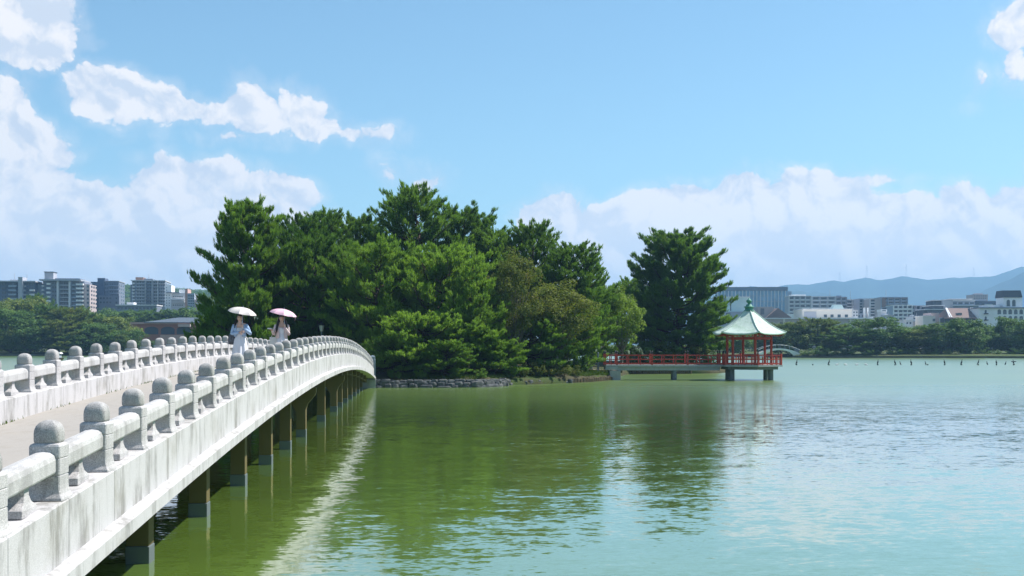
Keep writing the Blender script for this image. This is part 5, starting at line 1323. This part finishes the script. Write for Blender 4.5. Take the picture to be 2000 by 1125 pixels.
    for k in range(23): Fs += [(k + 1, k, nv + k, nv + k + 1), (96 + k, 97 + k, nv + 97 + k, nv + 96 + k)]
    for j in range(4): Fs += [(j * 24, j * 24 + 24, nv + j * 24 + 24, nv + j * 24), (j * 24 + 47, j * 24 + 23, nv + j * 24 + 23, nv + j * 24 + 47)]
    c.add(V + inner, Fs); c.build('cardigan', M[P['knit']], root, smooth=True)
    for s, (el, ha) in ((-1, P['armL']), (1, P['armR'])):
        sh = Vector((s * .145, .02, 1.325)); el, ha = Vector(el), Vector(ha); pts = [sh, sh.lerp(el, .33), sh.lerp(el, .7), el, el.lerp(ha, .35), el.lerp(ha, .72), el.lerp(ha, .93)]
        MB().tube(pts, [.058, .062, .056, .053, .050, .043, .038], 12).build('sleeve', M[P['knit']], root, smooth=True)
    for s in (-1, 1):
        st = s * P.get('stride', .10); sm = MB(); y0 = -.03 - st * 1.2; sm.loft([[(s * .087 + x_ * .042, y0 + yy * .12, z_) for x_, yy in ((-1, .8), (-.9, -.5), (-.4, -1), (.4, -1), (.9, -.5), (1, .8), (.6, 1), (-.6, 1))] for z_ in (.0, .028)]); sm.build('shoe', M['bag_pale'], root)
    return root

def parasol(label, loc, rz, tilt, top, grip, mt, strap=True):
    """Folding parasol: eight-panelled canopy, ribs, shaft and handle. top and grip are in the holder's frame."""
    root = thing('parasol', label, 'umbrella', loc, rz)
    top, grip = Vector(top), Vector(grip); ax = (top - grip).normalized(); q = Vector((0, 0, 1)).rotation_difference(Vector(tilt).normalized()); Rr, H = .37, .155
    def P_(rad, z, a): return top + q @ Vector((rad * math.cos(a), rad * math.sin(a), z))
    for k in range(8):
        V = []; nS, nU = 6, 4
        for j in range(nS + 1):
            s = j / nS; rad = Rr * math.sin(s * 1.22) / math.sin(1.22); z = -H * (1 - math.cos(s * 1.22)) / (1 - math.cos(1.22))
            for i in range(nU + 1):
                u = i / nU; sag = 1 - .055 * math.sin(math.pi * u) * s; a = math.pi / 4 * (k + u); dip = -.012 * math.sin(math.pi * u) * s
                rr = rad * (math.cos(math.pi / 8) / math.cos(math.pi / 4 * (u - .5))) / math.cos(math.pi / 8) * sag * (.985 if 0 < u < 1 else 1)
                V.append(P_(max(rr, .004), z + dip, a))
        n0 = len(V); V += [v - q @ Vector((0, 0, .004)) for v in V]; Fs = []
        for j in range(nS):
            for i in range(nU):
                w_ = j * (nU + 1) + i; Fs += [(w_, w_ + nU + 1, w_ + nU + 2, w_ + 1), (n0 + w_ + 1, n0 + w_ + nU + 2, n0 + w_ + nU + 1, n0 + w_)]
        m = MB().add(V, Fs); o = m.build('canopy_panel', mt, root, smooth=True)
        MB().tube([P_(.02, -.03, math.pi / 4 * k), P_(Rr * .5, -.062, math.pi / 4 * k), P_(Rr * 1.0, -H - .004, math.pi / 4 * k)], .003, 4).build('rib', M['steel'], o)
    MB().tube([top + ax * .04, grip - ax * .06], .006, 6).build('shaft', M['steel'], root); MB().tube([grip + ax * .05, grip - ax * .10], [.012, .015], 8).build('handle', mt, root, smooth=True)
    if strap: MB().tube([P_(Rr * .98, -H, -.1), P_(Rr * 1.0, -H - .08, -.1), P_(Rr * .99, -H - .13, -.05)], .005, 4).build('strap', mt, root)
    return root

M['lip'] = mat('lips', (.50, .16, .15), .5, .03)
def build_people():
    # woman in the blue cardigan
    y = 31.3; x = -4.90; z = br_deck(y) + .02; loc = (x, y, z); rz = R(-4)
    sc = 1.0
    build_person('woman in white dress and light blue cardigan holding a cream parasol on the bridge', loc, rz, dict(
        armL=((-.235, .03, 1.07), (.035, -.175, 1.115)), armR=((.275, .0, 1.09), (.115, -.155, 1.245)), hands=((None, (0, 1, -.2), 1.0, 1), ((-.25, -.15, .9), (-.5, .7, 0), 1.7, -1)),
        head=R(-3), locks=[([(-.075, .03, 1.56), (-.09, .02, 1.47), (-.115, -.05, 1.36), (-.125, -.10, 1.24)], [.02, .028, .03, .012]), ([(.075, .04, 1.55), (.085, .06, 1.45), (.07, .09, 1.32)], [.02, .03, .01]), ([(0, .08, 1.55), (0, .10, 1.42), (0, .115, 1.25)], [.05, .065, .03])],
        seed=3, hem=1.00, knit='blue_knit', stride=.10))
    parasol('cream folding parasol tilted over the woman in blue', loc, rz, (.19, -.08, 1), (.09, -.02, 1.80), (.10, -.16, 1.29), M['umb_cream'])
    t = thing('shoulder_bag', 'dark patterned shoulder bag at the hip of the woman in blue', 'bag', loc, rz)
    MB().lathe([(.02, .78), (.085, .80), (.10, .90), (.085, 1.02), (.075, 1.06)], 16, (-.235, .05, 0), 5).build('bag_body', M['bag_dark'], t, smooth=True, bevel=0)
    MB().tube([(-.245, .05, 1.05), (-.20, .0, 1.25), (-.17, .0, 1.375), (-.19, .09, 1.25), (-.245, .08, 1.05)], .009, 6).build('bag_strap', M['bag_dark'], t, smooth=True)
    # woman in the pale pink cardigan
    y = 33.6; x = -4.05; z = br_deck(y) + .02; loc = (x, y, z); rz = R(9)
    build_person('woman in white dress and pale pink cardigan holding a pink parasol on the bridge', loc, rz, dict(
        armL=((-.225, .02, 1.06), (-.275, -.17, 1.165)), armR=((.20, .02, 1.06), (.085, -.155, 1.245)), hands=(((-.35, -.6, .1), (.2, 0, 1), .9, 1), ((-.15, -.15, .9), (-.5, .7, 0), 1.7, -1)),
        head=R(4), locks=[([(-.07, .03, 1.57), (-.09, .0, 1.47), (-.12, -.06, 1.34), (-.15, -.10, 1.20), (-.15, -.11, 1.10)], [.02, .032, .04, .035, .012]), ([(.07, .03, 1.57), (.09, .0, 1.47), (.125, -.04, 1.34), (.15, -.06, 1.22)], [.02, .034, .042, .015]), ([(0, .08, 1.55), (0, .11, 1.40), (0, .125, 1.22)], [.055, .08, .03])],
        seed=5, hem=.93, knit='pink_knit', stride=-.10))
    parasol('pink folding parasol tilted over the woman in pale pink', loc, rz, (.20, -.10, 1), (.07, -.02, 1.79), (.075, -.16, 1.29), M['umb_pink'])
    t = thing('handheld_fan', 'small white handheld device in the outstretched hand of the woman in pink', 'gadget', loc, rz)
    MB().lathe([(.055, 0), (.06, .012), (.055, .03)], 14, (-.36, -.26, 1.20)).build('fan_head', M['white'], t, smooth=True); MB().tube([(-.33, -.25, 1.21), (-.28, -.22, 1.205)], .013, 8).build('grip', M['white'], t, smooth=True)
    t = thing('tote_bag', 'pale canvas tote bag hanging beside the woman in pink', 'bag', loc, rz)
    MB().loft([[(-.24 + a * w_, .02 + b * dd, z_) for a, b in ((-1, -1), (1, -1), (1, 1), (-1, 1))] for z_, w_, dd in ((.66, .09, .03), (.70, .115, .05), (.88, .11, .045), (.97, .11, .03))]).build('bag_body', M['bag_pale'], t, bevel=.01)
    for s in (-.035, .035): MB().tube([(-.30, .02 + s, .965), (-.24, .02 + s, 1.12), (-.19, .02 + s * .5, 1.375), (-.21, .02 + s, 1.12), (-.18, .02 + s, .965)], .007, 6).build('bag_handle', M['bag_pale'], t, smooth=True)
build_people()

# ------------------------------------------------------------------ haze
def build_haze():
    m = MB(); m.span(-5200, 5200, -1200, 5200, -2.5, 312)
    hm = bpy.data.materials.new('haze_air'); hm.use_nodes = True; nt = hm.node_tree; nt.nodes.clear()
    out = nt.nodes.new('ShaderNodeOutputMaterial'); v = nt.nodes.new('ShaderNodeVolumePrincipled')
    v.inputs['Color'].default_value = (0.36, 0.66, 1.0, 1); v.inputs['Density'].default_value = HAZE; v.inputs['Anisotropy'].default_value = 0.1
    nt.links.new(v.outputs[0], out.inputs['Volume'])
    tag(m.build('haze', hm), kind='stuff')
HAZE = 2.8e-4
build_haze()
